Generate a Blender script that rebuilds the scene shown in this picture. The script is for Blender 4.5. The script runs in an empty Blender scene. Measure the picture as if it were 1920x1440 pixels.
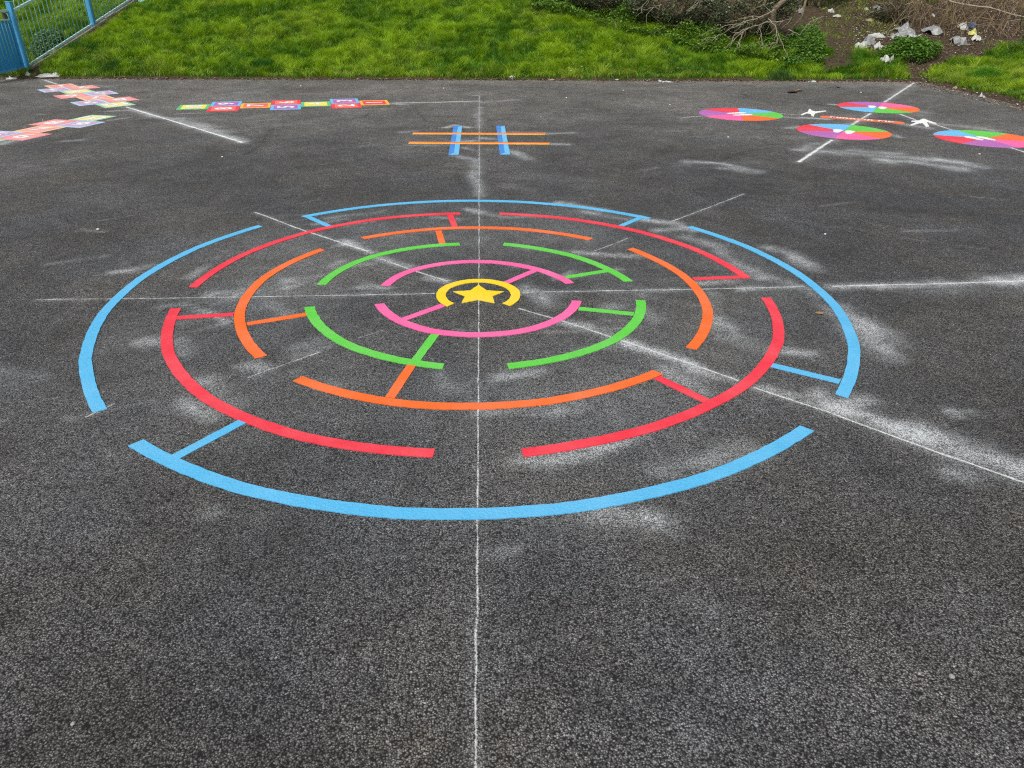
import bpy, math, random
import numpy as np
from mathutils import Matrix, Vector

EXPOSURE = 0.55
TAR_K = 1.38

rng = np.random.default_rng(7)
random.seed(7)
SC = bpy.context.scene
COL = SC.collection
S = 2.15                                   # metres per survey unit (outer radius of the painted maze)

# ------------------------------------------------------------------ camera
F_PX, PITCH, ROLL, YAW = 1390.53, 0.49711, 0.00472, 0.04256      # focal length in pixels of the 1920 px frame
CAM = np.array([0.01537, -1.9597, 0.77271]) * S
cp, sp = math.cos(PITCH), math.sin(PITCH)
FW = np.array([math.sin(YAW) * cp, math.cos(YAW) * cp, -sp])
R0 = np.array([math.cos(YAW), -math.sin(YAW), 0.0])
U0 = np.cross(R0, FW)
RT = R0 * math.cos(ROLL) + U0 * math.sin(ROLL)
UP = -R0 * math.sin(ROLL) + U0 * math.cos(ROLL)
cam_data = bpy.data.cameras.new('camera')
cam = bpy.data.objects.new('camera', cam_data)
COL.objects.link(cam)
cam_data.sensor_width = 36.0
cam_data.lens = F_PX / 1920.0 * 36.0
cam_data.clip_start = 0.05
cam_data.clip_end = 1500.0
cam.matrix_world = Matrix(((RT[0], UP[0], -FW[0], CAM[0]), (RT[1], UP[1], -FW[1], CAM[1]), (RT[2], UP[2], -FW[2], CAM[2]), (0, 0, 0, 1)))
SC.camera = cam
SC.cycles.use_denoising = False
SC.cycles.use_adaptive_sampling = False
SC.cycles.pixel_filter_type = 'BLACKMAN_HARRIS'
SC.cycles.filter_width = 1.15
SC.cycles.max_bounces = 5

# ------------------------------------------------------------------ light
SC.view_settings.view_transform = 'Standard'
SC.view_settings.look = 'None'
SC.view_settings.exposure = EXPOSURE
SC.view_settings.gamma = 1.0
SC.view_settings.use_curve_mapping = False
SUN_EL, SUN_AZ = math.radians(52), math.radians(-150)    # soft bright overcast, light from behind the viewer
w = bpy.data.worlds.new('World'); SC.world = w; w.use_nodes = True
nt = w.node_tree
bg = nt.nodes['Background']
sky = nt.nodes.new('ShaderNodeTexSky')
sky.sky_type = 'NISHITA'; sky.sun_disc = False
sky.sun_elevation = SUN_EL; sky.sun_rotation = SUN_AZ
sky.air_density = 1.0; sky.dust_density = 3.0; sky.ozone_density = 1.0
hsv = nt.nodes.new('ShaderNodeHueSaturation'); hsv.inputs['Saturation'].default_value = 0.28
nt.links.new(sky.outputs[0], hsv.inputs['Color'])
nt.links.new(hsv.outputs[0], bg.inputs['Color'])
bg.inputs['Strength'].default_value = 0.12
sl = bpy.data.lights.new('sun', 'SUN'); sl.energy = 1.5; sl.angle = math.radians(25); sl.color = (1.0, 0.96, 0.9)
so = bpy.data.objects.new('sun', sl); COL.objects.link(so)
sd = Vector((math.sin(SUN_AZ) * math.cos(SUN_EL), math.cos(SUN_AZ) * math.cos(SUN_EL), math.sin(SUN_EL)))
so.rotation_euler = sd.to_track_quat('Z', 'Y').to_euler()
so.location = (0, 0, 20)

# ------------------------------------------------------------------ terrain shape
def vnoise(x, y, seed=0):
    """smooth value noise, vectorised"""
    x = np.asarray(x, float); y = np.asarray(y, float)
    xi = np.floor(x).astype(np.int64); yi = np.floor(y).astype(np.int64)
    fx = x - xi; fy = y - yi
    fx = fx * fx * (3 - 2 * fx); fy = fy * fy * (3 - 2 * fy)
    def h(a, b):
        n = (a * 374761393 + b * 668265263 + seed * 1442695041) & 0xffffffff
        n = ((n ^ (n >> 13)) * 1274126177) & 0xffffffff
        return ((n ^ (n >> 16)) & 0xffff) / 65535.0
    return (h(xi, yi) * (1 - fx) * (1 - fy) + h(xi + 1, yi) * fx * (1 - fy) + h(xi, yi + 1) * (1 - fx) * fy + h(xi + 1, yi + 1) * fx * fy)
def fbm(x, y, seed=0, o=3):
    s = 0; a = 0.5; n = 0
    for k in range(o):
        s = s + a * vnoise(x * 2 ** k, y * 2 ** k, seed + k * 17); n += a; a *= 0.5
    return s / n
def edge_y(x): return 11.37 - (x + 9.0) * 0.0315
X_EAST = 8.45
def bank(d, s1):
    # 0 at the kerbless edge, a small step up of turf, then the slope
    step = np.clip((d + 0.02) / 0.16, 0, 1) * 0.05
    return step + s1 * np.clip(d - 0.25, 0, None) - (s1 - 0.1) * 0.75 * np.clip(d - 7.5, 0, None)
def terrain(x, y):
    x = np.asarray(x, float); y = np.asarray(y, float)
    wob = (fbm(x * 2.2, y * 2.2, 5) - 0.5) * 0.10
    dn = y - edge_y(x) + wob
    de = x - X_EAST - 0.02 * (y - 7) + wob
    dw = -9.75 - x
    zn = bank(dn, 0.235); ze = bank(de, 0.10); zw = np.clip(dw / 0.2, 0, 1) * 0.03
    z = np.maximum(np.maximum(zn, ze), zw)
    out = np.maximum(np.maximum(dn, de), dw)
    bumps = (fbm(x * 0.9, y * 0.9, 11) - 0.5) * 0.16 + (fbm(x * 4, y * 4, 12) - 0.5) * 0.05
    z = z + bumps * np.clip(out / 1.2, 0, 1)
    return np.where(out < -0.03, -0.05, np.minimum(z, 3.2 + bumps))
def ray(px, py):
    d = FW * F_PX + RT * (px - 960.0) - UP * (py - 720.0)
    return d / np.linalg.norm(d)
def G(px, py, z=0.0):
    """where the sight line of a measured image point meets the level z"""
    d = ray(px, py); t = (z - CAM[2]) / d[2]
    q = CAM + d * t
    return np.array([q[0], q[1]])
def G3(px, py, up=0.0):
    """where it meets the terrain (raised by up)"""
    d = ray(px, py)
    ts = np.arange(1.0, 45.0, 0.02)
    P = CAM[None, :] + ts[:, None] * d[None, :]
    z = np.maximum(terrain(P[:, 0], P[:, 1]), 0.0) + up
    k = np.argmax(P[:, 2] < z)
    if P[k, 2] >= z[k]: k = len(ts) - 1
    return P[k] - np.array([0, 0, up])
def to_px(P):
    v = np.atleast_2d(P) - CAM
    zz = v @ FW
    zz = np.where(zz < 0.05, 0.05, zz)
    return 960 + F_PX * (v @ RT) / zz, 720 - F_PX * (v @ UP) / zz

# ------------------------------------------------------------------ mesh helpers
def link(name, me, mat=None, parent=None):
    o = bpy.data.objects.new(name, me); COL.objects.link(o)
    if mat is not None and not me.materials: me.materials.append(mat)
    if parent is not None: o.parent = parent
    return o
def mesh(name, verts, faces, mat=None, parent=None, smooth=False):
    me = bpy.data.meshes.new(name)
    me.from_pydata([tuple(map(float, v)) for v in verts], [], [tuple(f) for f in faces]); me.update()
    if smooth: me.polygons.foreach_set('use_smooth', [True] * len(me.polygons))
    return link(name, me, mat, parent)
def fast_mesh(name, V, Fc, mat, cols=None, smooth=False, parent=None):
    """V (n,3), Fc (m,k) with k fixed"""
    V = np.ascontiguousarray(V, np.float32); Fc = np.ascontiguousarray(Fc, np.int32)
    k = Fc.shape[1]
    me = bpy.data.meshes.new(name)
    me.vertices.add(len(V)); me.vertices.foreach_set('co', V.ravel())
    me.loops.add(Fc.size); me.loops.foreach_set('vertex_index', Fc.ravel())
    me.polygons.add(len(Fc)); me.polygons.foreach_set('loop_start', np.arange(0, Fc.size, k, dtype=np.int32))
    try: me.polygons.foreach_set('loop_total', np.full(len(Fc), k, np.int32))
    except Exception: pass
    if smooth: me.polygons.foreach_set('use_smooth', np.ones(len(Fc), bool))
    me.update(calc_edges=True)
    if cols is not None:
        for nm, arr in cols.items():
            arr = np.ascontiguousarray(arr, np.float32)
            if arr.ndim == 1:
                a = me.attributes.new(nm, 'FLOAT', 'POINT'); a.data.foreach_set('value', arr)
            else:
                if arr.shape[1] == 3: arr = np.c_[arr, np.ones(len(arr), np.float32)].astype(np.float32)
                a = me.attributes.new(nm, 'FLOAT_COLOR', 'POINT'); a.data.foreach_set('color', np.ascontiguousarray(arr).ravel())
    return link(name, me, mat, parent)
def empty(name, loc=(0, 0, 0)):
    o = bpy.data.objects.new(name, None); COL.objects.link(o); o.location = loc; o.empty_display_size = 0.2
    return o
def tag(o, label=None, cat=None, group=None, kind=None):
    if label: o['label'] = label
    if cat: o['category'] = cat
    if group: o['group'] = group
    if kind: o['kind'] = kind
    return o
def tube_geo(pts, radii, n=6):
    pts = [Vector(p) for p in pts]; V = []; Fc = []
    if not hasattr(radii, '__len__'): radii = [radii] * len(pts)
    prev = None
    for i, p in enumerate(pts):
        a = pts[max(i - 1, 0)]; b = pts[min(i + 1, len(pts) - 1)]
        t = (b - a).normalized()
        if prev is None: u = t.orthogonal().normalized()
        else:
            u = prev - t * prev.dot(t)
            u = u.normalized() if u.length > 1e-6 else t.orthogonal().normalized()
        prev = u; v = t.cross(u)
        for k in range(n):
            an = 2 * math.pi * k / n
            V.append(tuple(p + (u * math.cos(an) + v * math.sin(an)) * radii[i]))
        if i:
            for k in range(n):
                Fc.append(((i - 1) * n + k, (i - 1) * n + (k + 1) % n, i * n + (k + 1) % n, i * n + k))
    Fc.append(tuple(range(n))[::-1]); Fc.append(tuple(len(V) - n + k for k in range(n)))
    return V, Fc
def merge(geos):
    V = []; Fc = []
    for v, f in geos:
        o = len(V); V += list(v); Fc += [tuple(i + o for i in q) for q in f]
    return V, Fc
def box_geo(c, ax, ay, az):
    c, ax, ay, az = map(np.array, (c, ax, ay, az))
    V = [c + sx * ax + sy * ay + sz * az for sz in (-1, 1) for sx, sy in ((-1, -1), (1, -1), (1, 1), (-1, 1))]
    return V, [(3, 2, 1, 0), (4, 5, 6, 7), (0, 1, 5, 4), (1, 2, 6, 5), (2, 3, 7, 6), (3, 0, 4, 7)]

# ------------------------------------------------------------------ materials
class NB:
    def __init__(s, name):
        s.m = bpy.data.materials.new(name); s.m.use_nodes = True; s.t = s.m.node_tree
        s.b = s.t.nodes['Principled BSDF']; s.out = s.t.nodes['Material Output']
    def n(s, typ, **kw):
        nd = s.t.nodes.new(typ)
        for k, v in kw.items(): setattr(nd, k, v)
        return nd
    def set(s, sock, v):
        if isinstance(v, bpy.types.NodeSocket): s.t.links.new(v, sock)
        else: sock.default_value = v
    def math(s, op, a, b=None, c=None, clamp=False):
        nd = s.n('ShaderNodeMath', operation=op, use_clamp=clamp)
        s.set(nd.inputs[0], a)
        if b is not None: s.set(nd.inputs[1], b)
        if c is not None: s.set(nd.inputs[2], c)
        return nd.outputs[0]
    def mix(s, f, a, b, blend='MIX'):
        nd = s.n('ShaderNodeMix', data_type='RGBA', blend_type=blend)
        s.set(nd.inputs[0], f)
        for sock, v in ((nd.inputs[6], a), (nd.inputs[7], b)):
            s.set(sock, v if isinstance(v, bpy.types.NodeSocket) else (*v, 1.0) if hasattr(v, '__len__') else (v, v, v, 1.0))
        return nd.outputs[2]
    def noise(s, scale, det=2.0, rough=0.5, co=None, dist=0.0):
        nd = s.n('ShaderNodeTexNoise'); nd.inputs['Scale'].default_value = scale; nd.inputs['Detail'].default_value = det
        nd.inputs['Roughness'].default_value = rough; nd.inputs['Distortion'].default_value = dist
        s.t.links.new(co if co is not None else s.co(), nd.inputs['Vector'])
        return nd.outputs[0]
    def vor(s, scale, co=None, feat='F1'):
        nd = s.n('ShaderNodeTexVoronoi', feature=feat); nd.inputs['Scale'].default_value = scale
        s.t.links.new(co if co is not None else s.co(), nd.inputs['Vector'])
        return nd
    def co(s):
        if not hasattr(s, '_co'): s._co = s.n('ShaderNodeTexCoord').outputs['Object']
        return s._co
    def ramp(s, v, lo, hi, a=0.0, b=1.0):
        nd = s.n('ShaderNodeMapRange', clamp=True); s.set(nd.inputs[0], v)
        nd.inputs[1].default_value = lo; nd.inputs[2].default_value = hi; nd.inputs[3].default_value = a; nd.inputs[4].default_value = b
        return nd.outputs[0]
    def attr(s, nm, color=False):
        nd = s.n('ShaderNodeAttribute', attribute_name=nm)
        return nd.outputs['Color'] if color else nd.outputs['Fac']
    def bump(s, h, strength, dist):
        nd = s.n('ShaderNodeBump'); nd.inputs['Strength'].default_value = strength; nd.inputs['Distance'].default_value = dist
        s.t.links.new(h, nd.inputs['Height']); s.t.links.new(nd.outputs[0], s.b.inputs['Normal'])
    def fin(s, col, rough=0.6, spec=0.5):
        s.set(s.b.inputs['Base Color'], col if isinstance(col, bpy.types.NodeSocket) else (*col, 1.0))
        s.set(s.b.inputs['Roughness'], rough); s.set(s.b.inputs['Specular IOR Level'], spec)
        return s.m

def mat_tarmac():
    s = NB('tarmac_macadam')
    wv = s.n('ShaderNodeVectorMath', operation='MULTIPLY_ADD')
    nz = s.n('ShaderNodeTexNoise'); nz.inputs['Scale'].default_value = 60.0; nz.inputs['Detail'].default_value = 2.0; s.t.links.new(s.co(), nz.inputs['Vector'])
    s.t.links.new(nz.outputs['Color'], wv.inputs[0]); wv.inputs[1].default_value = (0.008, 0.008, 0.0); s.t.links.new(s.co(), wv.inputs[2])
    co = wv.outputs[0]
    v = s.vor(178.0, co)
    vb = s.vor(92.0, co); sb = s.n('ShaderNodeSeparateColor'); s.t.links.new(vb.outputs['Color'], sb.inputs[0])
    bigst = s.math('MULTIPLY', s.math('GREATER_THAN', sb.outputs[0], 0.86), s.ramp(vb.outputs['Distance'], 0.22, 0.5, 1.0, 0.0)); sep = s.n('ShaderNodeSeparateColor'); s.t.links.new(v.outputs['Color'], sep.inputs[0])
    rnd = sep.outputs[0]; rnd2 = sep.outputs[1]
    dist = v.outputs['Distance']
    fine = s.noise(420.0, 2.0, 0.6)
    mid = s.noise(38.0, 5.0, 0.8)
    top = s.ramp(dist, 0.26, 0.74, 1.0, 0.0)                      # 1 on the crown of a chipping, 0 in the gaps
    p = s.math('POWER', rnd, 1.5)
    stone = s.math('ADD', s.math('MULTIPLY', p, 0.135), 0.034)
    val = s.math('ADD', s.math('MULTIPLY', stone, top), 0.007)
    val = s.math('ADD', val, s.math('MULTIPLY', bigst, s.math('MULTIPLY', sb.outputs[1], 0.11)))
    val = s.math('MULTIPLY', val, s.ramp(fine, 0.3, 0.7, 0.68, 1.32))
    big = s.noise(0.42, 4.0, 0.55, dist=0.4)
    patch = s.noise(1.9, 5.0, 0.65, dist=0.6)
    lum = s.math('MULTIPLY', s.ramp(big, 0.36, 0.64, 0.78, 1.25), s.ramp(patch, 0.32, 0.70, 0.78, 1.30))
    lum = s.math('MULTIPLY', lum, s.ramp(mid, 0.32, 0.68, 0.68, 1.34))
    lum = s.math('MULTIPLY', lum, s.ramp(s.noise(7.5, 4.0, 0.7), 0.3, 0.7, 0.80, 1.22))
    lum = s.math('MULTIPLY', lum, s.ramp(s.attr('wear_sheen'), 0, 1, TAR_K * 0.90, TAR_K * 2.5))
    val = s.math('MULTIPLY', val, lum)
    warm = s.mix(s.ramp(s.noise(1.1, 4.0, 0.6), 0.40, 0.66), (0.96, 0.985, 1.02), (1.06, 1.0, 0.90))
    warm = s.mix(s.attr('wear_sheen'), warm, (1.07, 1.0, 0.86))
    warm = s.mix(s.math('MULTIPLY', s.math('GREATER_THAN', rnd2, 0.93), 0.35), warm, (1.35, 0.95, 0.75))
    col = s.mix(1.0, warm, val, 'MULTIPLY')
    # settled chalk and overspray: sits on the crowns first
    dust = s.attr('chalk')
    cl = s.noise(7.0, 5.0, 0.75)
    d2 = s.math('MULTIPLY', dust, s.ramp(cl, 0.3, 0.7, 0.35, 1.45))
    spk = s.math('ADD', s.math('MULTIPLY', top, s.math('ADD', s.math('MULTIPLY', rnd2, 0.8), 0.25)), s.ramp(fine, 0.35, 0.75, 0.0, 0.5))
    f = s.math('MULTIPLY', s.math('MULTIPLY', d2, spk), 1.15, clamp=True)
    col = s.mix(f, col, (0.60, 0.625, 0.63))
    sc = s.math('MULTIPLY', s.attr('scuff'), 0.75)
    col = s.mix(sc, col, (0.012, 0.012, 0.013))
    h = s.math('ADD', s.math('MULTIPLY', top, s.math('ADD', s.math('MULTIPLY', rnd, 0.7), 0.3)), s.math('MULTIPLY', fine, 0.35))
    s.bump(h, 1.0, 0.004)
    return s.fin(col, 0.78, 0.22)

def mat_paint(name, rgb, fade=0.5):
    s = NB(name)
    n1 = s.noise(150.0, 2.0, 0.7); n2 = s.noise(3.1, 4.0, 0.65); n3 = s.noise(24.0, 3.0, 0.7)
    dark = tuple(c * 0.80 for c in rgb); lite = tuple(c + (0.86 - c) * 0.15 for c in rgb)
    col = s.mix(s.ramp(n1, 0.3, 0.68), dark, rgb)
    col = s.mix(s.math('MULTIPLY', s.ramp(n2, 0.42, 0.8), fade), col, lite)
    v = s.vor(95.0)
    col = s.mix(s.math('MULTIPLY', s.ramp(s.noise(1.3, 5.0, 0.7), 0.45, 0.75), 0.22), col, tuple(c * 0.62 for c in rgb))
    pit = s.math('MULTIPLY', s.math('GREATER_THAN', n1, 0.66), s.math('GREATER_THAN', n3, 0.50))
    col = s.mix(s.math('MULTIPLY', pit, 0.6), col, tuple(c * 0.45 for c in rgb))
    s.bump(s.math('ADD', v.outputs['Distance'], n1), 0.55, 0.003)
    return s.fin(col, 0.62, 0.32)

def mat_chalk():
    s = NB('chalk_powder')
    k = s.attr('k')
    n1 = s.noise(230.0, 2.0, 0.7); n2 = s.noise(7.0, 4.0, 0.7)
    n1 = s.noise(170.0, 2.0, 0.8)
    a = s.math('ADD', s.math('MULTIPLY', k, 0.95), s.math('ADD', s.math('MULTIPLY', s.math('SUBTRACT', n1, 0.5), 2.6), s.math('MULTIPLY', s.math('SUBTRACT', n2, 0.5), 1.7)))
    a = s.math('MULTIPLY', s.ramp(a, 0.22, 1.25), 0.88)
    s.fin((0.74, 0.76, 0.755), 0.9, 0.1)
    s.set(s.b.inputs['Alpha'], a)
    return s.m

def mat_attr(name, rough=0.6, spec=0.3, trans=0.0, two=None):
    s = NB(name)
    col = s.attr('col', True)
    s.fin(col, rough, spec)
    if trans:
        tr = s.n('ShaderNodeBsdfTranslucent'); s.t.links.new(col, tr.inputs[0])
        mx = s.n('ShaderNodeMixShader'); mx.inputs[0].default_value = trans
        s.t.links.new(s.b.outputs[0], mx.inputs[1]); s.t.links.new(tr.outputs[0], mx.inputs[2]); s.t.links.new(mx.outputs[0], s.out.inputs[0])
    return s.m

def mat_ground():
    s = NB('soil_and_turf')
    n = s.noise(14.0, 5.0, 0.7); n2 = s.noise(60.0, 3.0, 0.7)
    soil = s.mix(s.ramp(n, 0.3, 0.7), (0.032, 0.021, 0.014), (0.11, 0.075, 0.05))
    soil = s.mix(s.math('MULTIPLY', s.ramp(n2, 0.5, 0.75), 0.6), soil, (0.20, 0.15, 0.105))
    turf = s.mix(s.ramp(n, 0.3, 0.7), (0.020, 0.045, 0.006), (0.055, 0.115, 0.012))
    col = s.mix(s.ramp(s.attr('soil'), 0.25, 0.75), turf, soil)
    s.bump(s.math('ADD', n, n2), 0.8, 0.04)
    return s.fin(col, 0.95, 0.15)

def mat_metal(name, rgb, chip, amount=0.5, sc=9.0):
    s = NB(name)
    n = s.noise(sc, 5.0, 0.7); n2 = s.noise(60.0, 3.0, 0.7)
    col = s.mix(s.ramp(n, 0.35, 0.7), tuple(c * 0.78 for c in rgb), rgb)
    col = s.mix(s.math('MULTIPLY', s.ramp(s.math('ADD', s.math('MULTIPLY', n2, 0.5), s.math('MULTIPLY', n, 0.5)), 0.52, 0.62), amount), col, chip)
    s.bump(n2, 0.3, 0.002)
    return s.fin(col, 0.45, 0.5)

def mat_plain(name, a, b, scale=20.0, rough=0.8, spec=0.3, bump=0.4, dist=0.01):
    s = NB(name)
    n = s.noise(scale, 5.0, 0.65)
    col = s.mix(s.ramp(n, 0.3, 0.7), a, b)
    s.bump(n, bump, dist)
    return s.fin(col, rough, spec)

M = {}
M['tarmac'] = mat_tarmac()
PAINT = {'blue': (0.085, 0.43, 0.72), 'red': (0.78, 0.030, 0.055), 'orange': (0.83, 0.138, 0.014), 'green': (0.105, 0.56, 0.05),
         'pink': (0.82, 0.115, 0.33), 'yellow': (0.86, 0.60, 0.004)}
for k_, c_ in PAINT.items(): M[k_] = mat_paint(k_ + '_thermoplastic', c_)
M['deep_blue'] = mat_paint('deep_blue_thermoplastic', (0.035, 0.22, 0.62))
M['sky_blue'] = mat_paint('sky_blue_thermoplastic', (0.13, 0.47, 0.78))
M['purple'] = mat_paint('purple_thermoplastic', (0.42, 0.12, 0.42))
M['coral'] = mat_paint('coral_thermoplastic', (0.82, 0.13, 0.09), 0.9)
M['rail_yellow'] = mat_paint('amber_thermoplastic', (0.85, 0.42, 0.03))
M['mint'] = mat_paint('green_border_thermoplastic', (0.10, 0.50, 0.20))
M['lemon'] = mat_paint('lemon_thermoplastic', (0.84, 0.70, 0.06), 0.8)
for n_, c_ in (('rail_yellow', (0.85, 0.42, 0.03)), ('red', PAINT['red']), ('coral', (0.82, 0.13, 0.09)), ('sky_blue', (0.25, 0.52, 0.78)), ('purple', (0.42, 0.12, 0.42)), ('mint', (0.10, 0.50, 0.20)), ('lemon', (0.84, 0.70, 0.06))):
    M['paler_' + n_] = mat_paint('whitened_' + n_ + '_thermoplastic', tuple(v * 0.68 + 0.76 * 0.32 for v in c_), 0.9)  # court colours mixed with white for the two left courts
M['white'] = mat_paint('white_thermoplastic', (0.80, 0.80, 0.77), 0.2)
M['chalk'] = mat_chalk()
M['ground'] = mat_ground()
M['grass'] = mat_attr('grass_blades', 0.55, 0.25, 0.45)
M['leaf'] = mat_attr('weed_leaves', 0.55, 0.35, 0.3)
M['dark_leaf'] = mat_attr('evergreen_leaves', 0.5, 0.4, 0.15)
M['litter_leaf'] = mat_attr('dead_leaves', 0.85, 0.15, 0.1)
M['blue_metal'] = mat_metal('blue_painted_steel', (0.055, 0.34, 0.62), (0.22, 0.36, 0.42), 0.18)
M['teal_metal'] = mat_metal('faded_turquoise_painted_steel', (0.20, 0.46, 0.44), (0.26, 0.30, 0.24), 0.45)
M['pale_metal'] = mat_metal('bleached_turquoise_rail_paint', (0.42, 0.66, 0.62), (0.25, 0.30, 0.27), 0.5)
M['blue_sheet'] = mat_metal('scratched_blue_sheet', (0.010, 0.38, 0.85), (0.03, 0.10, 0.10), 0.95, 4.5)
M['dark_metal'] = mat_metal('dark_lock_steel', (0.05, 0.055, 0.055), (0.13, 0.12, 0.10), 0.4)
M['concrete'] = mat_plain('edging_concrete', (0.20, 0.185, 0.155), (0.40, 0.375, 0.32), 30, 0.9, 0.2)
M['bark'] = mat_plain('bark', (0.10, 0.075, 0.05), (0.30, 0.245, 0.175), 26, 0.9, 0.2, 0.8, 0.02)
M['twig'] = mat_plain('bare_twig_bark', (0.16, 0.125, 0.085), (0.42, 0.36, 0.27), 18, 0.85, 0.2)
M['bramble'] = mat_plain('bramble_stem', (0.055, 0.036, 0.020), (0.27, 0.20, 0.11), 3.5, 0.85, 0.2)
M['plastic_white'] = mat_plain('grubby_white_plastic', (0.22, 0.22, 0.20), (0.62, 0.62, 0.59), 25, 0.45, 0.5, 0.5, 0.01)
M['plastic_grey'] = mat_plain('clear_grey_plastic', (0.12, 0.125, 0.12), (0.36, 0.37, 0.36), 30, 0.35, 0.5, 0.5, 0.01)
M['plastic_turquoise'] = mat_plain('turquoise_plastic', (0.10, 0.42, 0.36), (0.45, 0.78, 0.66), 22, 0.45, 0.5)
M['plastic_blue'] = mat_plain('dark_blue_plastic', (0.03, 0.07, 0.20), (0.08, 0.16, 0.36), 22, 0.4, 0.5)
M['plastic_yellow'] = mat_plain('yellow_plastic', (0.45, 0.44, 0.08), (0.66, 0.64, 0.22), 22, 0.4, 0.5)
M['lilac'] = mat_plain('lilac_plastic', (0.36, 0.34, 0.40), (0.62, 0.60, 0.66), 22, 0.4, 0.5)
M['cardboard'] = mat_plain('weathered_cardboard', (0.22, 0.16, 0.10), (0.42, 0.33, 0.22), 25, 0.9, 0.2)
M['stone'] = mat_plain('pale_stone', (0.45, 0.43, 0.38), (0.70, 0.68, 0.63), 60, 0.85, 0.3)
M['grey_stone'] = mat_plain('grey_chipping', (0.20, 0.195, 0.18), (0.36, 0.35, 0.33), 60, 0.85, 0.3)
M['brown_leaf'] = mat_plain('dry_brown_leaf', (0.20, 0.12, 0.06), (0.34, 0.22, 0.12), 60, 0.8, 0.2)
M['dark_leafy'] = mat_plain('dark_dry_leaf', (0.025, 0.018, 0.012), (0.10, 0.075, 0.05), 60, 0.85, 0.2)

# ------------------------------------------------------------------ tarmac sheet
def axis(lo, hi, d0, d1, fine, coarse):
    a = [lo]
    while a[-1] < hi: a.append(a[-1] + (fine if d0 <= a[-1] < d1 else coarse))
    return np.array(a)
gx = np.clip(axis(-9.9, 9.0, -9.3, 8.9, 0.036, 0.3), -9.9, 9.0)
gy = axis(-14.0, 11.9, -3.4, 11.6, 0.036, 0.4)
GX, GY = np.meshgrid(gx, gy)
sh = GX.shape
chalk = np.zeros(sh); scuff = np.zeros(sh)
fxp, fyp = GX.ravel(), GY.ravel()
def stroke(arr, pts, wid, amt, ground=False, fade=True):
    P = [np.array(q, float) if ground else G(*q) for q in pts]
    if len(P) == 1: P = [P[0], P[0] + 1e-4]
    lo = np.min(P, 0) - wid * 3; hi = np.max(P, 0) + wid * 3
    i0, i1 = np.searchsorted(gx, [lo[0], hi[0]]); j0, j1 = np.searchsorted(gy, [lo[1], hi[1]])
    X = GX[j0:j1, i0:i1]; Y = GY[j0:j1, i0:i1]
    if X.size == 0: return
    best = np.full(X.shape, 9e9)
    wx = (fbm(X * 3.1, Y * 3.1, 31) - 0.5) * wid * 1.6; wy = (fbm(X * 3.1, Y * 3.1, 57) - 0.5) * wid * 1.6
    for a, b in zip(P[:-1], P[1:]):
        d = b - a; L = max(d @ d, 1e-9)
        t = np.clip(((X + wx - a[0]) * d[0] + (Y + wy - a[1]) * d[1]) / L, 0, 1)
        best = np.minimum(best, np.hypot(X + wx - a[0] - t * d[0], Y + wy - a[1] - t * d[1]))
    dd = P[-1] - P[0]; dd = dd / max(np.linalg.norm(dd), 1e-6) if np.linalg.norm(dd) > .02 else np.array([.94, .34])
    al = (X - P[0][0]) * dd[0] + (Y - P[0][1]) * dd[1]; pe = (X - P[0][0]) * -dd[1] + (Y - P[0][1]) * dd[0]
    amt = amt * (0.55 + 0.9 * fbm(al * 2.5 + 50, pe * 13 + 50, 23, 2))
    v = amt * np.exp(-(best / (wid * 1.1)) ** 1.7 * 1.2) * (0.35 + 1.25 * fbm(X * 5.3, Y * 5.3, 91))
    arr[j0:j1, i0:i1] = np.maximum(arr[j0:j1, i0:i1], v) + 0.25 * np.minimum(arr[j0:j1, i0:i1], v)
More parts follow.
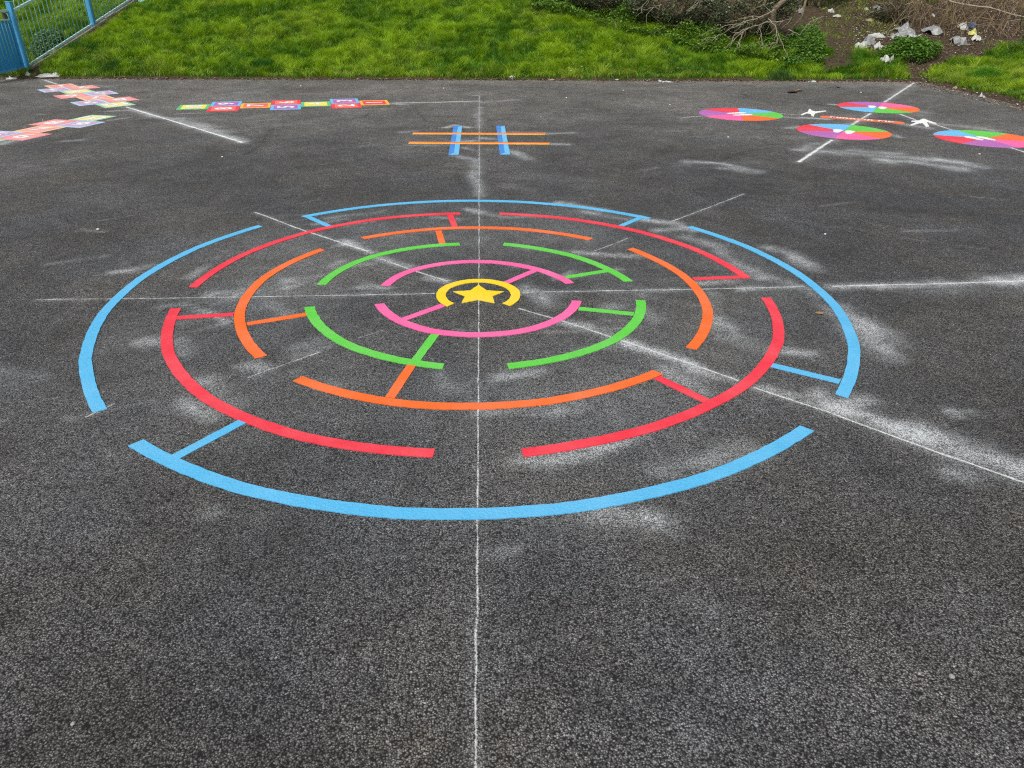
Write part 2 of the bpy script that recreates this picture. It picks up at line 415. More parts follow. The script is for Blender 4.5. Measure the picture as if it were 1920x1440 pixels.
DUST = [
 ([(1425, 726), (1560, 764)], .045, .55), ([(1560, 764), (1700, 810)], .055, 1.15), ([(1700, 810), (1925, 880)], .08, 1.25),
 ([(1540, 742), (1560, 757), (1600, 756), (1625, 750)], .05, .8), ([(1612, 605), (1632, 640), (1655, 655)], .10, .7), ([(1585, 575), (1610, 610)], .07, .4),
 ([(1468, 656), (1515, 660)], .05, .75), ([(1340, 598), (1385, 632), (1440, 652)], .10, .42), ([(1325, 552), (1345, 620)], .08, .35),
 ([(1560, 537), (1720, 533), (1920, 528)], .05, .7), ([(1880, 528), (1920, 527)], .10, 1.0), ([(1640, 536), (1750, 534)], .06, .5), ([(1740, 545), (1920, 540)], .12, .3),
 ([(976, 549), (1130, 547), (1300, 544)], .04, .38), ([(1390, 541), (1500, 538)], .04, .75), ([(1430, 462), (1475, 475), (1512, 492)], .07, .45), ([(1495, 487), (1518, 503)], .07, .65),
 ([(1290, 445), (1345, 462), (1380, 490), (1430, 520)], .07, .6), ([(1310, 532), (1380, 527)], .045, .7), ([(1420, 515), (1520, 545), (1560, 590)], .06, .35),
 ([(1205, 412), (1262, 420), (1300, 432)], .05, .75), ([(1225, 432), (1290, 428)], .05, .5), ([(1050, 380), (1130, 393)], .05, .75), ([(1090, 396), (1190, 412)], .06, .5), ([(880, 392), (900, 398), (940, 408)], .05, .65),
 ([(950, 408), (1010, 407)], .04, .5), ([(1080, 474), (1200, 481)], .05, .7), ([(985, 465), (1060, 474)], .04, .4), ([(1060, 518), (1165, 506)], .04, .45), ([(1070, 510), (1040, 522)], .03, .6),
 ([(978, 540), (1015, 562), (1030, 570)], .06, .65), ([(1000, 548), (1080, 560)], .08, .3), ([(1190, 543), (1205, 555)], .04, .45), ([(1208, 582), (1228, 600)], .06, .55), ([(1130, 575), (1170, 572)], .05, .4), ([(1110, 600), (1180, 600)], .05, .3),
 ([(1052, 601), (1100, 612), (1138, 632)], .045, .8), ([(1175, 642), (1270, 672), (1300, 690)], .055, .85), ([(1290, 688), (1385, 712)], .055, .55), ([(1240, 692), (1262, 706)], .06, .6), ([(1285, 715), (1325, 737)], .08, .45),
 ([(930, 706), (1010, 698)], .05, .6), ([(1080, 660), (1150, 652)], .05, .35), ([(900, 772), (1010, 775), (1090, 762)], .06, .45), ([(975, 862), (1020, 866), (1090, 852)], .045, .65), ([(1040, 850), (1130, 832), (1220, 815)], .05, .5), ([(1080, 858), (1170, 832)], .04, .5),
 ([(1120, 972), (1190, 975), (1240, 985)], .06, .6), ([(1215, 968), (1232, 982)], .035, .9), ([(1240, 885), (1330, 868), (1410, 842)], .07, .45), ([(1080, 985), (1180, 1000)], .08, .3),
 ([(640, 452), (690, 473)], .05, .9), ([(700, 482), (765, 501)], .05, .7), ([(800, 522), (838, 529)], .04, .7), ([(690, 495), (625, 502)], .05, .4), ([(630, 462), (700, 452)], .04, .35), ([(500, 405), (640, 400)], .05, .25),
 ([(525, 528), (600, 515)], .06, .45), ([(530, 540), (560, 532)], .05, .5), ([(680, 537), (725, 541)], .055, .75), ([(590, 556), (750, 552)], .04, .4), ([(500, 568), (540, 590)], .08, .35), ([(590, 640), (545, 655)], .07, .4), ([(610, 500), (640, 490)], .05, .35),
 ([(400, 552), (470, 548)], .05, .55), ([(430, 560), (470, 535)], .05, .45), ([(295, 576), (340, 572), (400, 588), (430, 605), (370, 620)], .03, .45), ([(265, 640), (305, 648)], .07, .6), ([(330, 640), (345, 665)], .05, .4),
 ([(355, 755), (400, 785)], .06, .6), ([(385, 715), (445, 752)], .07, .45), ([(560, 668), (620, 645)], .06, .4), ([(470, 685), (500, 692)], .06, .6), ([(470, 705), (520, 715)], .05, .3), ([(660, 720), (740, 760)], .1, .2),
 ([(212, 512), (245, 508), (285, 497)], .05, .75), ([(355, 520), (390, 498)], .04, .4), ([(590, 420), (645, 412)], .05, .45), ([(620, 408), (720, 396)], .05, .4), ([(815, 408), (862, 412)], .04, .5), ([(650, 425), (700, 415)], .05, .35),
 ([(480, 470), (540, 450)], .05, .4), ([(820, 700), (850, 735)], .07, .35), ([(440, 590), (430, 650)], .06, .3), ([(560, 700), (640, 725)], .05, .35),
 ([(245, 205), (330, 226), (400, 247), (452, 266)], .075, .8), ([(330, 222), (420, 248)], .10, .6), ([(200, 209), (248, 206)], .05, .5), ([(205, 226), (240, 221)], .05, .6), ([(0, 270), (22, 264)], .07, .7), ([(120, 265), (150, 263)], .05, .35),
 ([(175, 160), (205, 163)], .06, .5), ([(232, 188), (268, 186)], .06, .5), ([(735, 194), (760, 196)], .07, .6), ([(650, 206), (730, 204)], .06, .3), ([(900, 192), (970, 187)], .06, .45), ([(335, 213), (385, 212)], .05, .35), ([(440, 175), (500, 167)], .12, .25),
 ([(835, 239), (850, 235), (880, 239)], .045, .95), ([(755, 248), (775, 246)], .06, .55), ([(1025, 251), (1075, 249)], .05, .85), ([(1035, 270), (1065, 271)], .05, .8), ([(855, 293), (880, 298)], .06, .65), ([(958, 284), (990, 298)], .06, .8), ([(866, 264), (885, 264)], .05, .7),
 ([(905, 259), (930, 261)], .045, .8), ([(905, 268), (930, 266)], .045, .7), ([(868, 277), (892, 284)], .04, .5), ([(893, 300), (893, 365)], .06, .6), ([(898, 200), (897, 240)], .05, .35), ([(760, 272), (840, 273)], .04, .4), ([(950, 247), (1020, 249)], .04, .5),
 ([(1535, 283), (1600, 288), (1700, 295), (1790, 303)], .11, .55), ([(1600, 282), (1680, 288)], .08, .6), ([(1660, 300), (1740, 308), (1800, 316)], .12, .7), ([(1760, 300), (1830, 312)], .10, .8), ([(1500, 282), (1530, 270)], .08, .6),
 ([(1510, 221), (1550, 224)], .07, .8), ([(1465, 219), (1500, 222)], .06, .6), ([(1690, 232), (1740, 240)], .08, .65), ([(1480, 240), (1498, 238)], .07, .6), ([(1668, 252), (1690, 258)], .06, .55), ([(1290, 303), (1350, 307), (1410, 322)], .07, .6), ([(1560, 196), (1575, 197)], .06, .8),
 ([(1718, 208), (1740, 212)], .06, .6), ([(1740, 232), (1800, 236), (1860, 244)], .12, .45), ([(1700, 205), (1745, 225)], .1, .3), ([(1850, 252), (1925, 258)], .05, .7), ([(1540, 246), (1500, 262)], .1, .25), ([(1350, 315), (1420, 319)], .05, .4),
 ([(1280, 310), (1430, 306)], .15, .18), ([(1000, 330), (1100, 345)], .2, .12), ([(385, 958), (400, 962)], .03, .7), ([(1780, 772), (1800, 780)], .03, .6), ([(1815, 772), (1840, 778)], .02, .6), ([(1305, 1135), (1330, 1150)], .04, .3), ([(1780, 885), (1810, 895)], .05, .4),
 ([(0, 700), (60, 760)], .2, .2), ([(960, 1030), (915, 1035)], .02, .6), ([(1300, 1380), (1320, 1390)], .03, .2), ([(950, 350), (1000, 358)], .1, .2), ([(960, 500), (1000, 492)], .06, .3),
]
for pts, wd, am in DUST: stroke(chalk, pts, wd, am * (1.35 if am > .3 else .8))
r_ = np.random.default_rng(3)
for k_ in range(70):                                             # faint hand-brushed wisps
    x = r_.uniform(-7.5, 7.8); y = r_.uniform(-2.5, 9.5); a = r_.uniform(-0.5, 0.9); L = r_.uniform(0.08, 0.55)
    stroke(chalk, [(x, y), (x + L * math.cos(a), y + L * math.sin(a))], r_.uniform(.01, .035), r_.uniform(.15, .45) * (0.5 if y < -1.5 else 1), ground=True)
rr = np.hypot(GX, GY)                                             # general haze of chalk left in the rings
chalk = np.maximum(chalk, 0.22 * np.exp(-((rr - 1.25) / 0.95) ** 2) * fbm(GX * 1.7, GY * 1.7, 77) * 1.4)
for pts, wd in [([(463, 289), (487, 274)], .022), ([(492, 268), (512, 240)], .014), ([(700, 205), (680, 222)], .012), ([(1350, 302), (1390, 285), (1440, 278)], .014), ([(770, 196), (800, 228)], .012)]:
    stroke(scuff, pts, wd * 1.6, 1.5)
# ------------------------------------------------------------------ painted markings
def jit(n, a, sd=0):
    q = np.random.default_rng(sd).normal(0, a, n)
    return np.convolve(np.r_[q, q[:2]], [0.3, 0.5, 0.3])[1:n + 1]
def strip(name, inner, outer, top, mat, parent, label=None):
    """raised paint strip between two matching polylines"""
    n = len(inner)
    V = [(*p, top) for p in inner] + [(*p, top) for p in outer] + [(*p, -0.002) for p in inner] + [(*p, -0.002) for p in outer]
    Fc = []
    for i in range(n - 1):
        Fc.append((i, i + 1, n + i + 1, n + i))
        Fc.append((i + 1, i, 2 * n + i, 2 * n + i + 1)); Fc.append((n + i, n + i + 1, 3 * n + i + 1, 3 * n + i))
    Fc.append((0, n, 3 * n, 2 * n)); Fc.append((2 * n - 1, n - 1, 3 * n - 1, 4 * n - 1))
    V = np.array(V, float)
    c = V.mean(0).copy(); c[2] = 0
    fa = np.array(inner[n // 2]); fb = np.array(outer[n // 2]); fc_ = np.array(inner[n // 2 - 1])
    # orient the top faces upwards
    cr = np.cross(np.r_[inner[1], 0] - np.r_[inner[0], 0], np.r_[outer[0], 0] - np.r_[inner[0], 0])[2]
    if cr < 0: Fc = [tuple(reversed(f)) for f in Fc]
    o = mesh(name, V - c, Fc, mat, parent)
    o.location = c - np.array(parent.location) if parent is not None else c
    if label: o['label'] = label
    return o
def slab(name, poly, z0, z1, mat, parent=None, label=None, rough=0.0, step=0.03):
    """flat raised shape with its own outline and thickness"""
    P = [np.array(q, float)[:2] for q in poly]
    ar = sum(P[i][0] * P[(i + 1) % len(P)][1] - P[(i + 1) % len(P)][0] * P[i][1] for i in range(len(P)))
    if ar < 0: P = P[::-1]
    if rough:
        Q = []
        for a, b in zip(P, P[1:] + P[:1]):
            k = max(1, int(np.linalg.norm(b - a) / step))
            for i in range(k):
                q = a + (b - a) * i / k
                Q.append(q + (rng.normal(0, rough, 2) if i else rng.normal(0, rough * 0.4, 2)))
        P = Q
    n = len(P)
    V = np.array([(*p, z1) for p in P] + [(*p, z0) for p in P]); c = V.mean(0).copy(); c[2] = 0
    Fc = [tuple(range(n))] + [((i + 1) % n, i, n + i, n + (i + 1) % n) for i in range(n)]
    o = mesh(name, V - c, Fc, mat, parent)
    o.location = c - (np.array(parent.location) if parent is not None else 0)
    if label: o['label'] = label
    return o
ARCS = {"blue": [[138.97, 219.13, [2.2367, 2.2198, 2.2008, 2.1816, 2.1644, 2.1512, 2.1439, 2.1447, 2.1555]], [-130.84, -48.71, [2.1562, 2.1545, 2.1531, 2.1518, 2.1507, 2.1497, 2.149, 2.1483, 2.1479]], [39.35, -38.5, [2.1409, 2.1313, 2.1267, 2.1263, 2.129, 2.134, 2.1403, 2.1471, 2.1533]], [129.39, 48.85, [2.2209, 2.2206, 2.2138, 2.2019, 2.1862, 2.1683, 2.1496, 2.1315, 2.1155]]], "red": [[174.87, 94.57, [1.7794, 1.7943, 1.8082, 1.8199, 1.8277, 1.8304, 1.8264, 1.8143, 1.7928]], [84.26, 7.02, [1.7851, 1.7772, 1.7706, 1.7655, 1.7616, 1.7592, 1.7582, 1.7585, 1.7602]], [-4.11, -84.01, [1.7589, 1.7682, 1.7705, 1.7684, 1.764, 1.7599, 1.7584, 1.7619, 1.7727]], [-173.84, -95.71, [1.7676, 1.7683, 1.7694, 1.7704, 1.7711, 1.7711, 1.77, 1.7676, 1.7635]]], "orange": [[141.37, 217.57, [1.417, 1.4161, 1.4135, 1.4098, 1.4055, 1.4011, 1.3973, 1.3945, 1.3932]], [126.87, 51.45, [1.4264, 1.417, 1.4082, 1.3999, 1.3922, 1.3851, 1.3786, 1.3726, 1.3673]], [37.37, -35.96, [1.3859, 1.3789, 1.3765, 1.3775, 1.3807, 1.3849, 1.389, 1.3915, 1.3914]], [-128.45, -50.45, [1.3942, 1.3944, 1.3933, 1.3916, 1.3902, 1.3897, 1.3911, 1.395, 1.4024]]], "green": [[169.89, 97.53, [1.0089, 1.0197, 1.0269, 1.0305, 1.0306, 1.027, 1.02, 1.0093, 0.9951]], [78.92, 10.27, [0.9985, 0.9863, 0.9775, 0.972, 0.9699, 0.9711, 0.9756, 0.9834, 0.9946]], [-8.42, -81.22, [1.0047, 1.0151, 1.0207, 1.0226, 1.0218, 1.0193, 1.0162, 1.0134, 1.0119]], [-169.12, -99.64, [1.0148, 1.0085, 1.0038, 1.0006, 0.999, 0.9989, 1.0004, 1.0034, 1.008]]], "pink": [[166.13, 14.84, [0.6134, 0.6238, 0.6237, 0.6171, 0.608, 0.6004, 0.5982, 0.6053, 0.6258]], [-165.14, -13.2, [0.6186, 0.618, 0.6208, 0.6256, 0.631, 0.6357, 0.6383, 0.6376, 0.6321]]], "yellow": [[-130.58, -406.96, [0.2636, 0.2523, 0.245, 0.2416, 0.242, 0.2459, 0.2533, 0.2641, 0.2779]]]}
BARS = [["blue", -1.358, 1.703, -1.141, 1.433], ["blue", 1.301, 1.597, 1.116, 1.388], ["blue", 1.448, -1.0, 1.717, -1.185], ["blue", -1.001, -1.452, -1.194, -1.721], ["red", 1.693, 0.236, 1.374, 0.207], ["red", 0.859, -1.113, 1.034, -1.348], ["red", -1.683, -0.321, -1.377, -0.28], ["red", -0.222, 1.713, -0.174, 1.392], ["orange", -1.264, -0.418, -0.965, -0.293], ["orange", -0.296, 1.292, -0.249, 0.954], ["orange", -0.395, -1.27, -0.322, -0.946], ["green", 0.847, 0.373, 0.565, 0.261], ["green", 0.586, -0.254, 0.89, -0.345], ["green", -0.226, -0.589, -0.307, -0.898], ["pink", 0.391, 0.411, 0.179, 0.173], ["pink", -0.413, -0.383, -0.198, -0.18]]
STAR = [[0.0076, 0.1414], [0.0567, 0.0439], [0.163, 0.0221], [0.0906, -0.0528], [0.1009, -0.16], [0.0058, -0.1074], [-0.0921, -0.1542], [-0.074, -0.0478], [-0.1468, 0.0313], [-0.0432, 0.0468]]
maze = tag(empty('maze_marking'), 'round painted maze of broken coloured rings around a yellow star on the tarmac', 'floor marking')
BAND = 0.0585
CN = {'blue': 'light blue', 'red': 'red', 'orange': 'orange', 'green': 'green', 'pink': 'pink', 'yellow': 'yellow'}
ARCLAB = {'blue': ['outer light blue arc at the left', 'outer light blue arc nearest the viewer', 'outer light blue arc at the right', 'outer light blue arc at the far side'],
          'red': ['red arc at the upper left', 'red arc at the upper right', 'red arc at the lower right', 'red arc at the lower left'],
          'orange': ['orange arc at the left', 'orange arc at the far side', 'orange arc at the right', 'orange arc nearest the viewer'],
          'green': ['green arc at the upper left', 'green arc at the upper right', 'green arc at the lower right', 'green arc at the lower left'],
          'pink': ['pink arc on the far side of the star', 'pink arc on the near side of the star'], 'yellow': ['yellow horseshoe ring around the star']}
sd_ = 100
for cname, lst in ARCS.items():
    for ai, (t0, t1, rs) in enumerate(lst):
        sd_ += 1
        L = abs(math.radians(t1 - t0)) * np.mean(rs); n = max(12, int(L / 0.014))
        t = np.linspace(t0, t1, n); r = np.interp(np.linspace(0, 8, n), np.arange(9), rs)
        # slight facets where the tape lengths were laid
        kn = max(2, int(L / 0.55)); ph = (np.linspace(0, kn, n) % 1.0)
        r = r - 0.0035 * (1 - (2 * ph - 1) ** 2) + 0.002
        band = BAND + (0.004 if cname == 'blue' and ai == 1 else 0)
        ro = r + jit(n, 0.0012, sd_); ri = r - band + jit(n, 0.0012, sd_ + 500)
        tr = np.radians(t); skew = rng.uniform(-0.006, 0.006, 2)
        ti = tr.copy(); ti[0] += skew[0] / r[0]; ti[-1] += skew[1] / r[-1]
        inner = np.c_[ri * np.cos(ti), ri * np.sin(ti)]; outer = np.c_[ro * np.cos(tr), ro * np.sin(tr)]
        strip('ring_arc', inner, outer, 0.0040, M[cname], maze, ARCLAB[cname][ai])
BARLAB = {}
for bi, (cname, x0, y0, x1, y1) in enumerate(BARS):
    a = np.array([x0, y0]); b = np.array([x1, y1]); d = b - a; L = np.linalg.norm(d); d /= L; nrm = np.array([-d[1], d[0]])
    n = max(6, int(L / 0.014)); s_ = np.linspace(0, 1, n)[:, None]; wdt = 0.0475
    mid = a + (b - a) * s_
    strip('cross_bar', mid - nrm * (wdt / 2 + jit(n, 0.001, bi)[:, None]), mid + nrm * (wdt / 2 + jit(n, 0.001, bi + 50)[:, None]), 0.0032 if cname != 'blue' or bi not in (2, 3) else 0.0034,
          M[cname], maze, CN[cname] + ' cross bar')
slab('star', STAR, -0.002, 0.0040, M['yellow'], maze, 'yellow five pointed star', rough=0.0008, step=0.02)

# noughts-and-crosses style grid: shaded bars
tic = tag(empty('grid_marking', (0.02, 5.05, 0)), 'painted hash grid of two blue and two orange bars beyond the maze', 'floor marking')
def quad(a, b, hw0, hw1):
    a = np.array(a); b = np.array(b); d = (b - a) / np.linalg.norm(b - a); n = np.array([-d[1], d[0]])
    return [a + n * hw0, b + n * hw0, b + n * hw1, a + n * hw1]
for (xa, xb), lb in (((-0.262, -0.258), 'left blue bar'), ((0.298, 0.296), 'right blue bar')):
    a = np.array([xa, 4.10]); b = np.array([xb, 5.935]); hw = 0.056
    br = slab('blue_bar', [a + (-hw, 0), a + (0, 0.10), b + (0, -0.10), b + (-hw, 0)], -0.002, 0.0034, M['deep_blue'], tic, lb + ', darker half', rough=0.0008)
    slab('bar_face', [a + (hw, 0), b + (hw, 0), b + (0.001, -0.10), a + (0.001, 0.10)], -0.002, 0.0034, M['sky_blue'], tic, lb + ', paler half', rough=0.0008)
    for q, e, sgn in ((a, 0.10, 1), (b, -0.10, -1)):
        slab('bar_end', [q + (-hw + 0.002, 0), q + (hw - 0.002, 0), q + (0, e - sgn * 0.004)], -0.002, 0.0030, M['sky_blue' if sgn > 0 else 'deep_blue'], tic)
for (ya, yb), lb in (((5.395, 5.325), 'far orange bar'), ((4.79, 4.705), 'near orange bar')):
    a = np.array([-0.805, ya]); b = np.array([0.84, yb])
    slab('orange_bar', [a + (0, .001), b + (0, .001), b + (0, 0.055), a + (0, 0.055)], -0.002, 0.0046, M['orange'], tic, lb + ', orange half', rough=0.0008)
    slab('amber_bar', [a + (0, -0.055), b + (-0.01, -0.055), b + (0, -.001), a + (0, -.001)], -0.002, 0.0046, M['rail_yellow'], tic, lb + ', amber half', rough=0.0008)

# lettering helper
def letters(text, height, extr=0.0015):
    cu = bpy.data.curves.new('letters', 'FONT'); cu.body = text; cu.size = 1.0; cu.align_x = 'CENTER'; cu.align_y = 'CENTER'; cu.resolution_u = 4
    cu.offset = 0.028
    o = bpy.data.objects.new('letters', cu); COL.objects.link(o)
    bpy.context.view_layer.update()
    me0 = o.evaluated_get(bpy.context.evaluated_depsgraph_get()).to_mesh()
    V = np.array([v.co[:] for v in me0.vertices]); Fc = [tuple(p.vertices) for p in me0.polygons]
    o.to_mesh_clear() if False else None
    bpy.data.objects.remove(o); bpy.data.curves.remove(cu)
    V[:, :2] -= (V[:, :2].max(0) + V[:, :2].min(0)) / 2
    V = V * height / np.ptp(V[:, 1])
    return V, Fc
def place_letters(text, height, ctr, ux, uy, z, mat, parent, name='lettering', stretch=1.0, label=None):
    V, Fc = letters(text, height)
    ux = np.array(ux); uy = np.array(uy)
    W = [(*(ux * v[0] * stretch + uy * v[1]), 0.0) for v in V]
    if ux[0] * uy[1] - ux[1] * uy[0] < 0: Fc = [tuple(reversed(f)) for f in Fc]
    o = mesh(name, W, Fc, mat, parent)
    o.location = np.array([ctr[0], ctr[1], z]) - np.array(parent.location)
    if label: o['label'] = label
    return o

# hopscotch courts
CELLS = [('1', 0, 0, 'rail_yellow', 'red'), ('2', 1, -0.5, 'red', 'coral'), ('3', 1, 0.5, 'sky_blue', 'purple'), ('4', 2, 0, 'mint', 'lemon'),
         ('5', 3, -0.5, 'sky_blue', 'purple'), ('6', 3, 0.5, 'red', 'coral'), ('7', 4, 0, 'rail_yellow', 'coral'), ('8', 5, -0.5, 'red', 'coral'), ('9', 5, 0.5, 'sky_blue', 'purple'), ('10', 6, 0, 'mint', 'lemon')]
def hopscotch(o0, du, dv, label, pre='paler_'):
    o0, du, dv = map(np.array, (o0, du, dv))
    ctr = o0 + du * 3.5
    root = tag(empty('hopscotch_marking', (*ctr, 0)), label, 'hopscotch', 'painted hopscotch courts')
    for num, u, v, bc, ic in CELLS:
        c = lambda a, b: o0 + du * (u + a) + dv * (v + b)
        g = 0.006; m = 0.11
        q = [c(g, -0.5 + g), c(1 - g, -0.5 + g), c(1 - g, 0.5 - g), c(g, 0.5 - g)]
        r = [c(m, -0.5 + m), c(1 - m, -0.5 + m), c(1 - m, 0.5 - m), c(m, 0.5 - m)]
        V = [(*p, 0.004) for p in q + r] + [(*p, -0.002) for p in q]
        Fc = [(i, (i + 1) % 4, 4 + (i + 1) % 4, 4 + i) for i in range(4)] + [((i + 1) % 4, i, 8 + i, 8 + (i + 1) % 4) for i in range(4)]
        if du[0] * dv[1] - du[1] * dv[0] < 0: Fc = [tuple(reversed(f)) for f in Fc]
        c0 = np.array([*c(0.5, 0), 0])
        sq = mesh('square', np.array(V) - c0, Fc, M[pre + bc], root); sq.location = c0 - np.array(root.location)
        sq['label'] = 'hopscotch square numbered ' + num
        e = 0.004
        r2 = [c(m + e, -0.5 + m + e), c(1 - m - e, -0.5 + m + e), c(1 - m - e, 0.5 - m - e), c(m + e, 0.5 - m - e)]
        inn = slab('square_centre', [np.array(p) - c0[:2] for p in r2], 0.0, 0.0042, M[pre + ic], None); inn.parent = sq
        un = du / np.linalg.norm(du); vn = dv / np.linalg.norm(dv)
        V_, F_ = letters(num, 0.25)
        W = [(*(vn * a[0] * 1.25 + un * a[1]), 0.0062) for a in V_]
        F_ = [tuple(reversed(f)) for f in F_]
        dg = mesh('numeral', W, F_, M['white'], sq)
hopscotch((-1.386, 8.095), (-0.436, -0.071), (-0.103, 0.488), 'hopscotch court lying crosswise beyond the maze, joined by chalk line to the grid', '')
hopscotch((-7.534, 10.36), (0.318, -0.381), (-0.316, -0.325), 'hopscotch court in the far left corner below the fence post')
hopscotch((-6.102, 3.807), (0.132, 0.434), (0.392, -0.115), 'hopscotch court running out of the left edge of the picture')

# mirror game: four wheels, two figures, a title strip
game = 'wheels of the mirror game'
WORDER = ['blue', 'green', 'orange', 'pink', 'purple', 'red']
WHEELS = [((3.77, 6.86), .583, (1383.4, 203.4), 'red', 1, [((1362, 213.3), (1398.4, 211.9)), ((1373.6, 216.7), (1410.6, 215.2))], 'round six coloured wheel with white footprints, leftmost of the four wheels'),
          ((6.087, 7.491), .578, (1636, 210.5), 'blue', -1, [((1634, 202.6), (1635, 199)), ((1654, 204.8), (1655, 201))], 'round six coloured wheel with white footprints nearest the grass edge'),
          ((4.651, 5.443), .565, (1595.2, 236), 'blue', 1, [((1568, 249.0), (1572, 243.3)), ((1590, 251.5), (1595, 245.8))], 'round six coloured wheel with white footprints below the orange title strip'),
          ((6.19, 4.93), .570, (1793.8, 244.9), 'blue', 1, [((1843, 263.6), (1810, 256.3)), ((1866, 264), (1832, 256.5))], 'round six coloured wheel with white footprints cut by the right picture edge')]
for (cx, cy), R, bpx, first, sgn, feet, lab in WHEELS:
    root = tag(empty('wheel_marking', (cx, cy, 0)), lab, 'floor marking', game)
    b = G(*bpx); ph = math.atan2(b[1] - cy, b[0] - cx)
    k0 = WORDER.index(first)
    for s6 in range(6):
        # sectors run clockwise (sgn=1): colour k0 ends at ph, the next begins there
        cn = WORDER[(k0 + 1 + s6) % 6]
        a0 = ph - sgn * s6 * math.pi / 3; a1 = a0 - sgn * math.pi / 3
        ts = np.linspace(a0, a1, 14)
        poly = [(cx + 0.004 * math.cos((a0 + a1) / 2), cy + 0.004 * math.sin((a0 + a1) / 2))] + [(cx + R * math.cos(t), cy + R * math.sin(t)) for t in ts]
        mm = M['sky_blue'] if cn == 'blue' else M[cn]
        slab('sector', poly, -0.002, 0.004, mm, root, cn + ' sector')
    for fa, fb in feet:
        a = G(*fa); b = G(*fb); d = b - a; L = np.linalg.norm(d); d = d / L; n = np.array([-d[1], d[0]]); L = min(max(L, 0.27), 0.36); c = (a + b) / 2
        pts = []
        for k in range(20):
            t = 2 * math.pi * k / 20; s_ = math.cos(t); wv = (0.062 + 0.016 * s_ - 0.022 * math.exp(-((s_ + 0.1) / 0.25) ** 2)) * math.sin(t)
            pts.append(c + d * s_ * L / 2 + n * wv)
        slab('footprint', pts, 0.0042, 0.0060, M['white'], root)
F1 = [(1415, 402), (1422, 388), (1440, 390), (1448, 405), (1490, 416), (1612, 406), (1616, 414), (1560, 422), (1495, 436), (1482, 448), (1476, 470), (1450, 468), (1442, 446), (1402, 436), (1345, 459), (1326, 452), (1365, 433), (1408, 420)]
F2 = [(885, 452), (905, 443), (925, 443), (945, 452), (962, 460), (1047, 487), (1040, 494), (955, 474), (950, 480), (972, 520), (938, 524), (906, 486), (876, 488), (802, 510), (776, 506), (848, 474), (793, 471), (797, 463), (868, 460)]
for pts, (ox, oy, k), lab in ((F1, (1280, 140, 6.0), 'white painted person figure with arms out, left of the orange title strip'), (F2, (1560, 140, 5.3333), 'white painted person figure with arms out, right of the orange title strip')):
    poly = [G(ox + a / k, oy + b / k) for a, b in pts]
    o = slab('figure_marking', poly, -0.002, 0.004, M['white'], None)
    tag(o, lab, 'floor marking', 'painted figures')
a = G(1547, 219.3); b = G(1685.6, 230.2); d = b - a; L = np.linalg.norm(d); d /= L; n = np.array([-d[1], d[0]])
ban = empty('title_marking', (*((a + b) / 2), 0)); tag(ban, 'narrow orange strip with the white words MIRROR ME between the wheels', 'floor marking')
hw = 0.088
pl = [a - n * hw, b - n * hw] + [b + d * hw * 0.8 * math.cos(t) + n * hw * math.sin(t) for t in np.linspace(-1.2, 1.2, 7)] + [b + n * hw, a + n * hw] + [a - d * hw * 0.8 * math.cos(t) + n * hw * math.sin(t) for t in np.linspace(1.2, -1.2, 7)]
slab('strip', pl, -0.002, 0.004, M['orange'], ban)
V_, F_ = letters('MIRROR ME', 0.115)
kx = (L * 0.86) / np.ptp(V_[:, 0])
o = mesh('lettering', [(*(d * v[0] * kx + n * v[1]), 0.0062) for v in V_], F_, M['white'], ban)

# ------------------------------------------------------------------ chalk lines
def chalk_line(pts, width, k, label, ground=False):
    P = [np.array(q, float) if ground else G(*q) for q in pts]
    Q = []
    for a, b in zip(P[:-1], P[1:]):
        m = max(2, int(np.linalg.norm(b - a) / 0.08))
        Q += [a + (b - a) * i / m for i in range(m)]
    Q.append(P[-1]); Q = np.array(Q); n = len(Q)
    T = np.gradient(Q, axis=0); T /= np.linalg.norm(T, axis=1)[:, None]; N = np.c_[-T[:, 1], T[:, 0]]
    Q = Q + N * (rng.normal(0, 0.0012, n))[:, None]
    wv = width * 1.15 * (0.8 + 0.5 * rng.random(n))
    V = np.r_[np.c_[Q - N * wv[:, None], np.full(n, .002)], np.c_[Q, np.full(n, .002)], np.c_[Q + N * wv[:, None], np.full(n, .002)]]
    stroke(chalk, pts, width * 3.0, 0.28 * k, ground)
    kk = k * (0.82 + 0.3 * np.convolve(rng.random(n + 8), np.ones(9) / 9, 'valid')[:n])
    i = np.arange(n - 1)
    Fc = np.r_[np.c_[i, i + 1, n + i + 1, n + i], np.c_[n + i, n + i + 1, 2 * n + i + 1, 2 * n + i]][:, ::-1]
    c = np.r_[Q.mean(0), 0]
    o = fast_mesh('chalk_line', V - c, Fc, M['chalk'], {'k': np.r_[np.zeros(n), kk, np.zeros(n)]})
    o.location = c
    return tag(o, label, 'chalk line', 'snapped chalk layout lines')
chalk_line([(898.5, 180), (898.3, 400), (897, 700), (896, 850), (894.5, 1150), (892.5, 1300), (890, 1460)], .0048, 0.92, 'long white chalk line running straight from the viewer through the star to the far side')
chalk_line([(67, 562), (300, 560), (590, 555), (815, 551)], .008, .85, 'thin white chalk line from the left to the yellow horseshoe')
chalk_line([(978, 548.6), (1300, 543), (1510, 538)], .009, .9, 'white chalk line from the yellow horseshoe towards the right arcs')
chalk_line([(1560, 537.3), (1740, 533), (1930, 527)], .013, 1.15, 'bright chalk line right of the outer blue arc, level with the star')
chalk_line([(478, 398), (565, 431), (690, 472)], .011, 1.1, 'chalk line entering the maze from the upper left')
chalk_line([(715, 486), (770, 506), (840, 528)], .010, .95, 'short chalk line between the green arc and the horseshoe')
chalk_line([(972, 579), (1050, 601), (1170, 640), (1385, 714)], .009, 1.0, 'chalk line from the horseshoe down to the lower right red arc')
chalk_line([(1413, 727), (1560, 776), (1700, 828), (1935, 911)], .009, 1.12, 'bold chalk line leaving the maze to the lower right')
